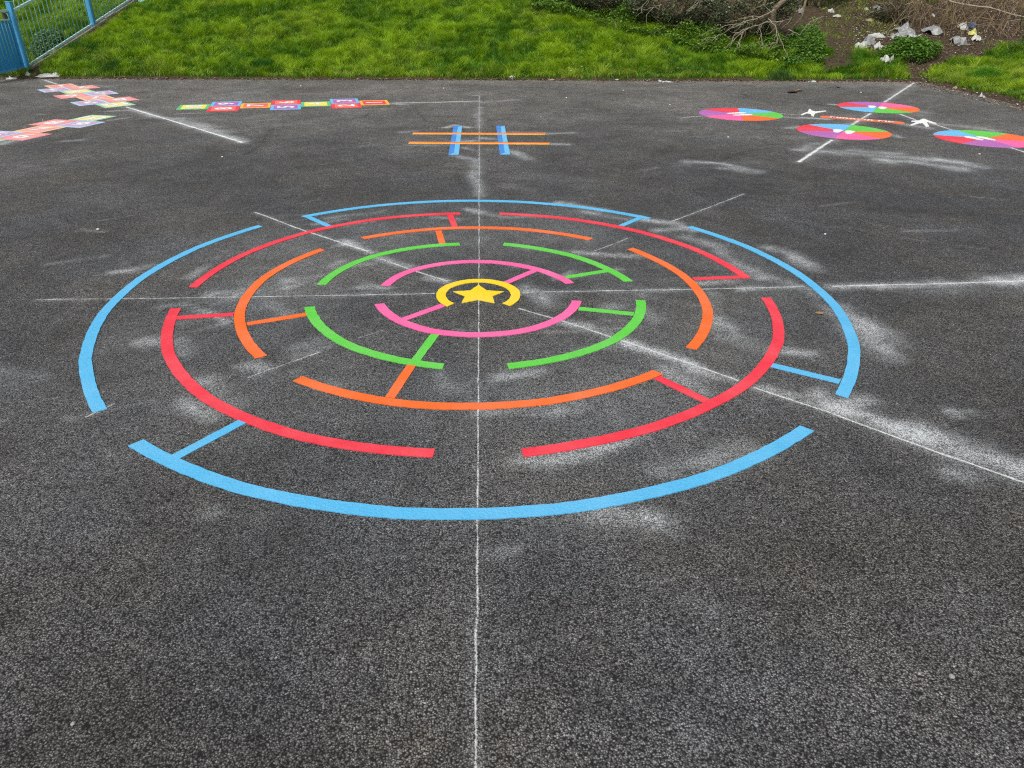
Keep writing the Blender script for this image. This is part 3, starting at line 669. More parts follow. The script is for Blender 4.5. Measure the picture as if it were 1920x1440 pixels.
chalk_line([(1395, 364), (1330, 389), (1258, 416)], .008, .85, 'thin chalk line beyond the upper right of the maze')
chalk_line([(1178, 447), (1112, 472)], .007, .8, 'faint chalk dash between the far orange and green arcs')
chalk_line([(718, 620), (672, 634)], .005, .72, 'faint chalk dash inside the lower left green arc')
chalk_line([(600, 660), (540, 682), (500, 695), (465, 709)], .006, .85, 'thin chalk dash between the orange and green arcs at the lower left')
chalk_line([(215, 757), (160, 783)], .006, .85, 'short chalk tick at the end of the left blue arc')
chalk_line([(886, 179), (899, 179.5)], .018, .9, 'tiny chalk hook at the far end of the long centre line')
chalk_line([(742, 193.2), (820, 192), (899, 189.6)], .024, 1.3, 'chalk line from the middle hopscotch to the long centre line')
chalk_line([(62, 143.5), (107, 158)], .028, 1.3, 'chalk line between the fence corner and the corner hopscotch')
chalk_line([(236, 200.5), (330, 229), (455, 267.5)], .026, 1.6, 'thick chalk line running on from the corner hopscotch')
chalk_line([(200, 208.5), (246, 207)], .018, .95, 'short faint chalk line between the two left hopscotch courts')
chalk_line([(1280, 220.5), (1318, 217.5)], .02, .95, 'faint chalk line entering the leftmost wheel')
chalk_line([(1461, 213), (1500, 216)], .015, .8, 'faint chalk line between the leftmost wheel and the left figure')
chalk_line([(1715, 154.5), (1658, 192)], .03, 1.3, 'chalk line from the grass corner to the far wheel')
chalk_line([(1632, 213), (1597, 234)], .03, 1.3, 'chalk line crossing the orange title strip between two wheels')
chalk_line([(1560, 262.5), (1497, 304.5)], .026, 1.6, 'thick chalk line leaving the near wheel towards the viewer')
chalk_line([(1687, 214), (1724, 228)], .025, 1.2, 'chalk line from the far wheel to the right figure')
chalk_line([(1742, 230), (1785, 244)], .022, 1.2, 'chalk line from the right figure to the wheel at the picture edge')
chalk_line([(1893, 276.5), (1935, 290)], .022, 1.3, 'chalk line leaving the wheel at the right picture edge')

wear_sheen = np.clip((GY - 1.5) / 7.0, 0, 1) * 0.55 + np.clip((-0.9 - GY) / 1.7, 0, 1) * 0.13  # far brightening mixes real dust and wear with painted-in grazing sky reflection
wear_sheen = wear_sheen + 0.35 * np.exp(-np.clip(edge_y(GX) - GY, 0, 9) / 0.5)
wear_sheen = np.clip(wear_sheen + 0.25 * np.exp(-((GX + 2.2) ** 2 + (GY + 1.9) ** 2) / 0.5) - 0.25 * np.exp(-((np.hypot(GX, GY) - 1.3) / 1.3) ** 2), 0, 1)
nx, ny = len(gx), len(gy)
ii, jj = np.meshgrid(np.arange(nx - 1), np.arange(ny - 1))
base = (jj * nx + ii).ravel()
quads = np.c_[base, base + 1, base + 1 + nx, base + nx]
tar = fast_mesh('tarmac', np.c_[GX.ravel(), GY.ravel(), np.zeros(GX.size)], quads, M['tarmac'],
                {'chalk': np.clip(chalk, 0, 1.8).ravel(), 'scuff': np.clip(scuff * .45, 0, 1).ravel(), 'wear_sheen': wear_sheen.ravel()})
tag(tar, 'dark grey worn playground tarmac dusted with chalk', kind='structure')

# ------------------------------------------------------------------ terrain
tx = np.unique(np.r_[np.arange(-80, -16, 4.0), np.arange(-16, -10, 0.5), np.arange(-10, 12, 0.085), np.arange(12, 20, 0.5), np.arange(20, 84, 4.0)])
ty = np.unique(np.r_[np.arange(-80, -14, 4.0), np.arange(-14, 3, 0.7), np.arange(3, 10.4, 0.2), np.arange(10.4, 20, 0.085), np.arange(20, 30, 0.4), np.arange(30, 120, 5.0)])
TX, TY = np.meshgrid(tx, ty)
TZ = terrain(TX, TY)
def inpoly(x, y, poly):
    x = np.asarray(x); y = np.asarray(y); ins = np.zeros(x.shape, bool); n = len(poly)
    for i in range(n):
        x0, y0 = poly[i]; x1, y1 = poly[(i + 1) % n]
        c = ((y0 > y) != (y1 > y)) & (x < (x1 - x0) * (y - y0) / (y1 - y0 + 1e-12) + x0)
        ins ^= c
    return ins
def wpoly(pts): return [tuple(G3(*q)[:2]) for q in pts]
SOIL1 = wpoly([(1530, 0), (1620, 0), (1700, 60), (1600, 90), (1600, 120), (1560, 132), (1530, 134), (1560, 100), (1540, 50)])
SOIL2 = wpoly([(1600, 0), (1925, 0), (1925, 92), (1850, 100), (1800, 112), (1770, 118), (1735, 148), (1716, 154), (1700, 140), (1690, 120), (1600, 100)])
SOIL3 = wpoly([(1300, 60), (1120, 20), (1060, -20), (1600, -20), (1560, 60), (1500, 90), (1420, 80)])
SOILF = wpoly([(50, 142), (84, 141), (84, 128), (104, 114), (124, 100), (152, 86), (188, 66), (228, 30), (268, 0), (240, 0), (175, 46), (54, 116)])
def soil_mask(x, y):
    m = np.zeros(np.shape(x))
    jx = (fbm(x * 2.5, y * 2.5, 41) - 0.5) * 0.5; jy = (fbm(x * 2.5, y * 2.5, 43) - 0.5) * 0.5
    for P in (SOIL1, SOIL2, SOIL3, SOILF):
        j = 0.5 if P is SOILF else 1.0
        m = np.maximum(m, inpoly(x + jx * j, y + jy * j, P).astype(float))
    dn = y - edge_y(x)
    de = x - X_EAST - 0.02 * (y - 7); ou = np.maximum(dn, de)
    lim = np.where(de > dn, 0.02 + 0.20 * fbm(x * 3, y * 3, 63), 0.03 + 0.12 * fbm(x * 4, y * 4, 61) ** 1.5)
    m = np.maximum(m, ((ou < lim) & (ou > -0.4)).astype(float))
    return m
SM = soil_mask(TX, TY)
nx, ny = len(tx), len(ty)
ii, jj = np.meshgrid(np.arange(nx - 1), np.arange(ny - 1)); base = (jj * nx + ii).ravel()
ter = fast_mesh('ground', np.c_[TX.ravel(), TY.ravel(), TZ.ravel()], np.c_[base, base + 1, base + 1 + nx, base + nx], M['ground'], {'soil': SM.ravel()}, smooth=True)
tag(ter, 'grass bank and bare soil rising beyond the tarmac', kind='structure')

# ------------------------------------------------------------------ blades and leaves
def visible(P, m=140):
    x, y = to_px(P)
    return (x > -m) & (x < 1920 + m) & (y > -m) & (y < 700)
def blades(name, P, h, wid, lean, cols, mat, label, comb=None):
    """one bent three-triangle blade per point"""
    n = len(P); a = rng.uniform(0, 2 * math.pi, n); la = rng.uniform(0, 2 * math.pi, n) if comb is None else comb + rng.normal(0, 0.75, n)
    side = np.c_[np.cos(a), np.sin(a), np.zeros(n)] * wid[:, None] / 2
    ln = np.c_[np.cos(la), np.sin(la), np.zeros(n)] * lean[:, None]
    upv = np.array([0, 0, 1.0]) * h[:, None]
    b0 = P - side; b1 = P + side; m_ = P + upv * 0.6 + ln * 0.3; m0 = m_ - side * 0.8; m1 = m_ + side * 0.8; tp = P + upv + ln
    V = np.stack([b0, b1, m0, m1, tp], 1).reshape(-1, 3); k = np.arange(n)[:, None] * 5
    Fc = np.concatenate([k + [0, 1, 3], k + [0, 3, 2], k + [2, 3, 4]], 0)
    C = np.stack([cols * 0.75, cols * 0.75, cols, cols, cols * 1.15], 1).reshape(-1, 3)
    o = fast_mesh(name, V, Fc, mat, {'col': C})
    return tag(o, label, 'grass' if 'grass' in name else 'undergrowth', kind='stuff')
def scatter(n, x0, x1, y0, y1): return rng.uniform(x0, x1, n), rng.uniform(y0, y1, n)
x, y = scatter(1350000, -13.5, 11.5, 5.0, 20.5)
dn = y - edge_y(x); de = x - X_EAST - 0.02 * (y - 7)
ok = ((dn > 0.0) | ((de > 0.02) & (y > 5.5)) | ((x < -9.75) & (y > 8)))
x, y = x[ok], y[ok]
P = np.c_[x, y, terrain(x, y)]
ok = visible(P, 90); P = P[ok]; x, y = P[:, 0], P[:, 1]
sm = soil_mask(x, y); keep = (sm < 0.5) | (rng.random(len(x)) < np.where(inpoly(x, y, SOIL1), 0.10, 0.012))
dens = fbm(x * 1.3, y * 1.3, 71)
keep &= rng.random(len(x)) < 0.55 + 0.7 * dens
P = P[keep]; x, y = P[:, 0], P[:, 1]; n = len(P); print('grass blades', n)
cl = fbm(x * 1.1, y * 1.1, 81); tuft = fbm(x * 3.3, y * 3.3, 83, 2); fn = fbm(x * 11, y * 11, 87, 2)
h = 0.042 + 0.14 * np.clip(tuft * 1.9 - 0.6, 0, 1.2) * (0.7 + 0.6 * fn) + rng.uniform(0, 0.045, n)
dn = y - edge_y(x)
h *= np.clip(0.5 + np.maximum(dn, x - X_EAST) * 1.2, 0.55, 1)
h = np.where(inpoly(x, y, SOIL1) | inpoly(x, y, SOIL2), h * 0.4, h)
c1 = np.array([0.062, 0.185, 0.006]); c2 = np.array([0.31, 0.49, 0.012]); c3 = np.array([0.42, 0.46, 0.09])
t = np.clip((cl - 0.28) * 1.5 + (tuft - 0.5) * 1.3 + (fn - 0.5) * 1.2 + rng.normal(0, 0.17, n), 0, 1)[:, None]
C = c1 * (1 - t) + c2 * t
dry = (rng.random(n) < 0.04 + 0.14 * (dn < 0.35) + 0.30 * np.clip(fbm(x * 0.8, y * 0.8, 301) * 2.4 - 1.25, 0, 1))[:, None]
C = np.where(dry, c3 * rng.uniform(0.6, 1.1, (n, 1)), C) * rng.uniform(0.8, 1.2, (n, 1))
comb = (fbm(x * 1.9, y * 1.9, 201, 2) + fbm(x * 5, y * 5, 203, 1) * 0.7) * 14
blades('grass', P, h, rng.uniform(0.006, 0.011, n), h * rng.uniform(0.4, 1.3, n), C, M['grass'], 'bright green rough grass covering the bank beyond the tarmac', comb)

def leafset(P, size, cols, droop=0.5, asp=0.55):
    """folded two-quad leaves"""
    n = len(P); a = rng.uniform(0, 2 * math.pi, n); el = rng.uniform(-0.7, 0.6, n) * droop * 2
    d = np.c_[np.cos(a) * np.cos(el), np.sin(a) * np.cos(el), np.sin(el)]
    s_ = np.c_[-np.sin(a), np.cos(a), rng.uniform(-0.5, 0.5, n)]; s_ /= np.linalg.norm(s_, axis=1)[:, None]
    nz = np.cross(d, s_); sz = size[:, None]
    p0 = P; p3 = P + d * sz; ml = P + d * sz * 0.45 + s_ * sz * asp / 2 + nz * sz * 0.1; mr = P + d * sz * 0.45 - s_ * sz * asp / 2 + nz * sz * 0.1
    V = np.stack([p0, ml, p3, mr], 1).reshape(-1, 3); k = np.arange(n)[:, None] * 4
    Fc = np.concatenate([k + [0, 3, 2], k + [0, 2, 1]], 0)
    return V, Fc, np.repeat(cols, 4, axis=0)
def leafcol(n, a, b, j=0.25):
    t = rng.random((n, 1)); return (np.array(a) * (1 - t) + np.array(b) * t) * rng.uniform(1 - j, 1 + j, (n, 1))
def sample_poly(poly, n):
    xs = [p[0] for p in poly]; ys = [p[1] for p in poly]; out = np.zeros((0, 2))
    while len(out) < n:
        q = np.c_[rng.uniform(min(xs), max(xs), n * 2), rng.uniform(min(ys), max(ys), n * 2)]
        out = np.r_[out, q[inpoly(q[:, 0], q[:, 1], poly)]]
    return out[:n]
# low leafy weeds between grass and shrub
WEED = wpoly([(985, 0), (1090, -25), (1180, 22), (1300, 46), (1440, 84), (1530, 60), (1545, 128), (1490, 120), (1420, 118), (1330, 104), (1200, 72), (1080, 46), (1000, 26)])
q = sample_poly(WEED, 24000)
lump = fbm(q[:, 0] * 2.4, q[:, 1] * 2.4, 131)
top = 0.06 + 0.42 * np.clip(lump * 1.7 - 0.45, 0, 1)
zz = rng.beta(2.6, 1.2, len(q)) * top
P = np.c_[q, terrain(q[:, 0], q[:, 1]) + zz]
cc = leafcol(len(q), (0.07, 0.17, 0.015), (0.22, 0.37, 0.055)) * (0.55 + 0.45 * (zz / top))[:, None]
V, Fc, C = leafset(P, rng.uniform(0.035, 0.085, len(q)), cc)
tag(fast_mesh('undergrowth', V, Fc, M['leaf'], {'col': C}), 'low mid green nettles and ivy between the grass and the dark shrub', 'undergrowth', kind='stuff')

def leafy_clump(name, label, poly, n, hmax, ca, cb, size=(0.04, 0.09), cat='weed', grp=None):
    W = wpoly(poly); c = np.mean(W, 0); base = np.array([c[0], c[1], float(terrain(c[0], c[1]))])
    root = tag(empty(name, base), label, cat, grp)
    q = sample_poly(W, n); r = 1 - np.clip(np.linalg.norm((q - c) / (np.ptp(W, axis=0) / 2 + 1e-6), axis=1), 0, 1)
    hh = hmax * (0.35 + 0.65 * r) * (0.6 + 0.7 * fbm(q[:, 0] * 5, q[:, 1] * 5, 9)); zz = rng.beta(2.5, 1.1, n) * hh
    P = np.c_[q, terrain(q[:, 0], q[:, 1]) + zz] - base
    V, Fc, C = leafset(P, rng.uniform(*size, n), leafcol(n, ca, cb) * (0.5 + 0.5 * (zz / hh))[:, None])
    o = fast_mesh('foliage', V, Fc, M['leaf'], {'col': C}, parent=root)
    g = []
    for i in range(26):
        k = rng.integers(n); b0 = np.array([q[k][0], q[k][1], float(terrain(q[k][0], q[k][1]))]) - base
        g.append(tube_geo([b0, b0 + (rng.normal(0, .02), rng.normal(0, .02), hh[k] * 0.5), b0 + (rng.normal(0, .05), rng.normal(0, .05), hh[k])], [.004, .003, .002], 4))
    V, Fc = merge(g); tag(mesh('stems', V, Fc, M['bramble'], root), kind='stuff')
    return root
leafy_clump('nettle_clump', 'bright green nettle clump growing in front of the rubbish heap', [(1640, 112), (1680, 90), (1715, 82), (1755, 92), (1762, 112), (1735, 122), (1690, 120)], 3400, 0.38, (0.05, 0.15, 0.015), (0.16, 0.31, 0.035))
leafy_clump('weed_clump', 'dark green weeds left of the bare soil path', [(1468, 130), (1475, 85), (1500, 58), (1530, 56), (1545, 90), (1535, 125)], 3600, 0.30, (0.045, 0.13, 0.015), (0.15, 0.30, 0.04))
leafy_clump('weed_clump', 'small nettle clump behind the fence bars at the foot of the bank', [(60, 108), (75, 72), (100, 66), (118, 74), (108, 92), (80, 110)], 1800, 0.35, (0.07, 0.16, 0.05), (0.20, 0.34, 0.15), (0.04, 0.08))
leafy_clump('weed_clump', 'weeds growing up against the blue sheeted gate', [(2, 150), (2, 128), (24, 120), (44, 124), (46, 134), (20, 146)], 500, 0.22, (0.04, 0.09, 0.03), (0.14, 0.20, 0.08), (0.03, 0.06))
leafy_clump('weed_clump', 'low weeds in the upper right corner of the rubbish strewn soil', [(1880, 112), (1890, 92), (1925, 84), (1935, 110)], 500, 0.25, (0.05, 0.13, 0.015), (0.15, 0.27, 0.035), (0.03, 0.06))
leafy_clump('ivy_clump', 'dark ivy clump at the top of the soil path', [(1550, 8), (1565, -15), (1595, -20), (1600, 0), (1585, 14)], 900, 0.35, (0.02, 0.06, 0.012), (0.05, 0.12, 0.03), (0.04, 0.07))
# dark tuft of long grass on the right verge and others on the bank
def tuft_obj(px, py, nb, hgt, rad, label, c):
    b = G3(px, py); rad = rad * 1.35; a = rng.uniform(0, 6.28, nb); r = rad * rng.random(nb) ** .8
    xx = r * np.cos(a); yy = r * np.sin(a)
    P = np.c_[xx, yy, terrain(b[0] + xx, b[1] + yy) - b[2]]
    h = rng.uniform(0.5, 1, nb) * hgt * (1.1 - r / rad * 0.5)
    o = blades('grass_tuft', P, h, rng.uniform(.006, .012, nb), h * rng.uniform(.3, .9, nb), leafcol(nb, c, [v * 2.1 for v in c], .3), M['grass'], label)
    o.location = b; o['category'] = 'grass tuft'; del o['kind']; o['group'] = 'darker grass tufts'
    return o
tuft_obj(1848, 150, 1500, .26, .24, 'tall dark green grass tuft on the right hand verge', (0.05, .16, .010))
tuft_obj(215, 128, 500, .18, .2, 'dark grass tuft overhanging the tarmac near the fence corner', (0.03, .08, .01))
tuft_obj(145, 95, 900, .22, .25, 'dark grass tuft on the bank just right of the fence foot', (0.03, .10, .008))
tuft_obj(500, 128, 700, .2, .25, 'dark grass tuft at the tarmac edge above the middle hopscotch', (0.03, .10, .008))
tuft_obj(1300, 140, 700, .16, .22, 'low dark tuft at the tarmac edge above the leftmost wheel', (0.03, .085, .01))
tuft_obj(1465, 146, 700, .14, .2, 'low dark clump at the tarmac edge left of the soil path', (0.04, .085, .015))

# dead leaves on the soil
q = np.r_[sample_poly(SOIL1, 1500), sample_poly(SOIL2, 11000), sample_poly(SOIL3, 1200), sample_poly(SOILF, 500),
          np.c_[rng.uniform(X_EAST - 0.35, X_EAST + 0.3, 1500), rng.uniform(5.5, 11, 1500)]]
xe = rng.uniform(-8.8, 8.5, 4200); q = np.r_[q, np.c_[xe, edge_y(xe) + 0.03 - np.abs(rng.normal(0.0, 0.13, 4200)) * (0.3 + fbm(xe * 1.5, xe * 0, 8))]]
P = np.c_[q, np.maximum(terrain(q[:, 0], q[:, 1]), 0.0) + 0.006]
cc = leafcol(len(q), (0.06, 0.036, 0.022), (0.30, 0.21, 0.14), 0.5)
V, Fc, C = leafset(P, rng.uniform(0.012, 0.05, len(q)), cc, 0.2, 0.7)
tag(fast_mesh('leaf_litter', V, Fc, M['litter_leaf'], {'col': C}), 'brown dead leaves scattered over the bare soil and tarmac edge', 'leaf litter', kind='stuff')
q = sample_poly(SOIL2, 800)
hp = wpoly([(1600, 60), (1650, 62), (1720, 50), (1760, 60), (1740, 80), (1690, 86), (1650, 100), (1605, 104)]); q = np.r_[q, sample_poly(hp, 500)]
hp = wpoly([(1785, 45), (1850, 48), (1850, 80), (1785, 88)]); q = np.r_[q, sample_poly(hp, 220)]
q = np.r_[q, np.c_[rng.uniform(X_EAST - 0.4, X_EAST + 0.15, 60), rng.uniform(6, 11, 60)]]
V, Fc, C = leafset(np.c_[q, np.maximum(terrain(q[:, 0], q[:, 1]), 0) + 0.012], rng.uniform(0.012, 0.045, len(q)), leafcol(len(q), (0.4, 0.38, 0.35), (0.75, 0.74, 0.72)), 0.25, 0.8)
tag(fast_mesh('paper_crumbs', V, Fc, M['litter_leaf'], {'col': C}), 'tiny pale crumbs of torn paper and plastic strewn over the soil', 'litter', kind='stuff')

# ------------------------------------------------------------------ shrubs, tree and brambles
def twig_path(a, b, sag=0.0, wob=0.05, n=6):
    a, b = np.array(a, float), np.array(b, float); L = np.linalg.norm(b - a); out = []
    for i in range(n + 1):
        t = i / n; p = a + (b - a) * t
        p = p + np.array([0, 0, -sag * 4 * t * (1 - t)]) + (rng.normal(0, wob * L / 3, 3) * (t * (1 - t) * 4) if 0 < i < n else 0)
        out.append(p)
    return out
def air(px, py, depth):
    """point on the sight line at a given distance from the viewer, metres"""
    return CAM + ray(px, py) * depth
def dist3(p): return float(np.linalg.norm(np.array(p) - CAM))
def shrub(name, label, px, py, rx, ry, rz, nleaf, ca, cb, size, stems=10, zc=0.8, cat='shrub', open_=0.0):
    b = G3(px, py); root = tag(empty(name, b), label, cat)
    g = []; tips = []
    for i in range(stems):
        a = rng.uniform(0, 6.28); r = rng.uniform(.3, .95)
        tip = np.array([math.cos(a) * rx * r, math.sin(a) * ry * r, zc + rz * rng.uniform(-.8, .8)])
        g.append(tube_geo(twig_path((rng.normal(0, .1), rng.normal(0, .1), 0), tip, -0.15, .08), np.linspace(.028, .008, 7), 5))
        for k in range(5):
            m_ = tip * rng.uniform(.5, 1); e = m_ + rng.normal(0, .28, 3)
            g.append(tube_geo(twig_path(m_, e, .03, .15, 4), np.linspace(.007, .0025, 5), 4)); tips.append(e)
    V, Fc = merge(g); mesh('branches', V, Fc, M['bramble'], root)
    nc = 85; ctr = rng.normal(0, 1, (nc, 3)); ctr /= np.linalg.norm(ctr, axis=1)[:, None]; ctr *= rng.uniform(.45, 1, (nc, 1)) ** .5
    ctr = ctr * [rx, ry, rz] + [0, 0, zc]; br = rng.uniform(.75, 1.25, nc)
    k = rng.integers(0, nc, nleaf); P = ctr[k] + rng.normal(0, 0.085, (nleaf, 3)) * [1, 1, .75]
    gz = terrain(b[0] + P[:, 0], b[1] + P[:, 1]) - b[2]
    P = P[P[:, 2] > gz + 0.02]; k = k[:len(P)]; n = len(P)
    V, Fc, C = leafset(P, rng.uniform(*size, n), leafcol(n, ca, cb, .35) * br[rng.integers(0, nc, n)][:, None])
    fast_mesh('foliage', V, Fc, M['dark_leaf'], {'col': C}, parent=root)
    return root
OL1, OL2 = (0.050, 0.066, 0.030), (0.21, 0.24, 0.14)
shrub('evergreen_shrub', 'dark olive evergreen shrub at the top of the bank, left of the bare branches', 1120, 26, 1.0, .7, .55, 8000, OL1, OL2, (.045, .085), 9, .62)
shrub('evergreen_shrub', 'dense grey green evergreen shrub overhanging the nettles', 1265, 52, 1.1, .7, .6, 10000, OL1, OL2, (.045, .085), 10, .60)
shrub('evergreen_shrub', 'grey green evergreen shrub behind the drooping bare branches', 1400, 76, .9, .65, .62, 9000, OL1, OL2, (.045, .085), 10, .66)
shrub('evergreen_shrub', 'low dark evergreen shrub above the draped plastic sheet', 1672, 40, .42, .35, .22, 2600, (0.02, .03, .015), (.06, .075, .04), (.03, .05), 5, .16)
shrub('evergreen_shrub', 'small dark evergreen shrub at the top left of the soil path', 1520, 10, .45, .5, .5, 3500, (0.02, .04, .015), (.06, .10, .045), (.03, .05), 6, .5)

def bare_tree():
    b = G3(1458, 84); root = tag(empty('bare_tree', b), 'leaning bare tree trunk with thin pale drooping branches at the bank', 'tree')
    D = dist3(G3(1445, 96))
    top = air(1510, -60, D + 0.1) - b
    tr = [np.array([0.05, 0, -0.05]), air(1448, 40, D + .1) - b, air(1452, 16, D) - b, air(1480, -8, D + .05) - b, top]
    V, Fc = tube_geo(tr, [.07, .065, .058, .05, .045], 9); mesh('trunk', V, Fc, M['bark'], root, True)
    V, Fc = tube_geo([np.array([.05, .05, 0]), air(1505, 30, D) - b, air(1517, -30, D) - b], [.03, .024, .02], 7); mesh('trunk', V, Fc, M['bark'], root, True)
    ends = [[(1452, 18), (1425, 32), (1392, 42), (1350, 66)], [(1440, 40), (1405, 52), (1375, 76), (1343, 112)], [(1405, 52), (1380, 62), (1366, 92), (1362, 115)], [(1440, 35), (1455, 52), (1458, 78), (1420, 92)],
            [(1395, 58), (1384, 82), (1380, 112)], [(1425, 50), (1428, 72), (1432, 90)], [(1458, 60), (1470, 92), (1482, 118)], [(1432, 32), (1412, 30), (1370, 40)], [(1448, 24), (1430, 8), (1448, -20)],
            [(1385, 80), (1395, 95), (1400, 110)], [(1478, 55), (1500, 66), (1520, 40), (1545, 30)], [(1395, 45), (1370, 46), (1330, 58)], [(1350, 64), (1340, 70), (1322, 72)], [(1440, 40), (1465, 40), (1490, 30)],
            [(1240, 8), (1225, 14), (1212, 28)], [(1290, 18), (1305, 8), (1320, -10)], [(1195, 20), (1210, 6), (1225, -10)]]
    for i, path in enumerate(ends):
        pts = [air(px, py, D - 0.35 - 0.06 * k + 0.05 * (i % 3)) - b for k, (px, py) in enumerate(path)]
        Q = []
        for a_, b_ in zip(pts[:-1], pts[1:]):
            Q += twig_path(a_, b_, 0.0, .10, 4)[:-1]
        Q.append(pts[-1]); r0 = .0105 if i < 5 else .007
        g = [tube_geo(Q, np.linspace(r0, .0035, len(Q)), 5)]
        for k in range(7):
            m_ = Q[rng.integers(1, len(Q))]; e = m_ + np.array([rng.normal(-.06, .10), rng.normal(0, .08), rng.normal(-.10, .08)])
            g.append(tube_geo(twig_path(m_, e, .02, .18, 4), np.linspace(.0045, .002, 5), 4))
        V, Fc = merge(g); mesh('branch', V, Fc, M['twig'], root)
bare_tree()

def thicket(name, label, box, n, rad, hrange, mat, seedpts=None):
    (x0, y0), (x1, y1) = box
    c = G3((x0 + x1) / 2, (y0 + y1) / 2); root = tag(empty(name, c), label, 'brambles'); g = []
    for i in range(n):
        px = rng.uniform(x0, x1); py = rng.uniform(y0, y1); p = G3(px, py)
        L = rng.uniform(.7, 2.1); a = rng.uniform(0, 6.28); e = p + np.array([math.cos(a) * L, math.sin(a) * L * .7, 0]); e[2] = float(terrain(e[0], e[1])) + rng.uniform(-.05, .5)
        g.append(tube_geo(twig_path(p - c, e - c, -rng.uniform(*hrange), .09, 7), np.linspace(rad, rad * .35, 8), 4))
        if rng.random() < .7:
            m_ = (p + e) / 2 - c + [0, 0, .3]
            g.append(tube_geo(twig_path(m_, m_ + rng.normal(0, .25, 3), .05, .2, 4), np.linspace(rad * .5, rad * .25, 5), 3))
    V, Fc = merge(g); o = mesh('stems', V, Fc, mat, root)
    tag(o, kind='stuff')
    return root
thicket('bramble_thicket', 'tangle of brown bare bramble stems behind the rubbish heap', [(1640, -40), (1790, 60)], 85, .0095, (.15, .8), M['bramble'])
thicket('bramble_thicket', 'tangle of brown bramble stems at the top right corner', [(1770, -40), (1940, 80)], 95, .0095, (.15, .8), M['bramble'])
thicket('bramble_thicket', 'fine pale dead stems mixed in the tangle above the rubbish', [(1660, -40), (1930, 60)], 70, .0045, (.1, .5), M['twig'])
thicket('bramble_thicket', 'dark leafless thicket above the soil path and shrub', [(1440, -60), (1640, -16)], 40, .006, (.1, .5), M['bramble'])
thicket('bramble_thicket', 'dry twigs tangled under the evergreen shrubs', [(1150, 20), (1490, 80)], 30, .0035, (.05, .35), M['twig'])
D = dist3(G3(1800, 50))
def fallen(name, pts, r, label, dd=0.25, cat='branch'):
    b = G3(*pts[0]); P = []
    for px, py in pts: P.append(air(px, py, D - dd))
    c = np.array(P[0]); Q = []
    for a_, b_ in zip(P[:-1], P[1:]): Q += twig_path(a_ - c, b_ - c, 0, .05, 3)[:-1]
    Q.append(P[-1] - c); g = [tube_geo(Q, np.linspace(r, r * .6, len(Q)), 6)]
    for k in range(6):
        m_ = Q[rng.integers(1, len(Q))]; g.append(tube_geo(twig_path(m_, m_ + rng.normal(0, .18, 3), .03, .2, 4), np.linspace(r * .4, r * .15, 5), 4))
    V, Fc = merge(g); o = mesh(name, V, Fc, M['twig'], None, True); o.location = c
    return tag(o, label, cat, 'loose bare branches')
fallen('bare_branch', [(1700, -40), (1750, -8), (1805, 8), (1855, 14), (1900, 28), (1945, 40)], .020, 'long pale bare branch arching across the top right corner')
fallen('bare_branch', [(1590, 42), (1650, 18), (1700, 8), (1745, -6)], .011, 'thin bare branch slanting above the rubbish heap', .1)
fallen('bare_branch', [(1480, 46), (1500, 40), (1530, 22), (1550, 14)], .012, 'thin bare branch crossing the top of the dark weeds', .2)
fallen('bare_branch', [(1876, 66), (1890, 40), (1925, 34)], .009, 'thin bare branch low in the top right tangle', .2)

# ------------------------------------------------------------------ fence and gate
P1 = G3(52, 132); P2 = G3(176, 51); P3 = G3(262, -6)
dirf = (P2 - P1)
P1 = np.array([P1[0], P1[1], P1[2]])
HP = 1.19; HR = 1.03
fence = tag(empty('bow_top_fence', P1), 'faded turquoise bow top railing with bright blue posts climbing the grass bank', 'fence')
def post(p, h, parent, hw=0.043, lean=(0, 0), label=None):
    p = np.array(p); g = [box_geo(p + (0, 0, h / 2 - .08), (hw, 0, 0), (0, hw, 0), (0, 0, h / 2 + .08)), box_geo(p + (0, 0, h + .006), (hw + .006, 0, 0), (0, hw + .006, 0), (0, 0, .006))]
    V, Fc = merge(g); o = mesh('post', V, Fc, M['blue_metal'], parent)
    md = o.modifiers.new('bevel', 'BEVEL'); md.width = .005; md.segments = 2
    return o
post((0, 0, 0), HP, fence); post(P2 - P1, HP, fence); post(P3 - P1, HP, fence)
def rail(a, b, hx, hz, mat, parent, name='rail'):
    a, b = np.array(a, float), np.array(b, float); d = b - a; L = np.linalg.norm(d); d /= L; s_ = np.cross(d, [0, 0, 1]); s_ /= np.linalg.norm(s_); u = np.cross(s_, d)
    V, Fc = box_geo((a + b) / 2, d * L / 2, s_ * hx, u * hz); return mesh(name, V, Fc, mat, parent)
P4 = P3 + (P3 - P2) * np.array([1, 1, .8])
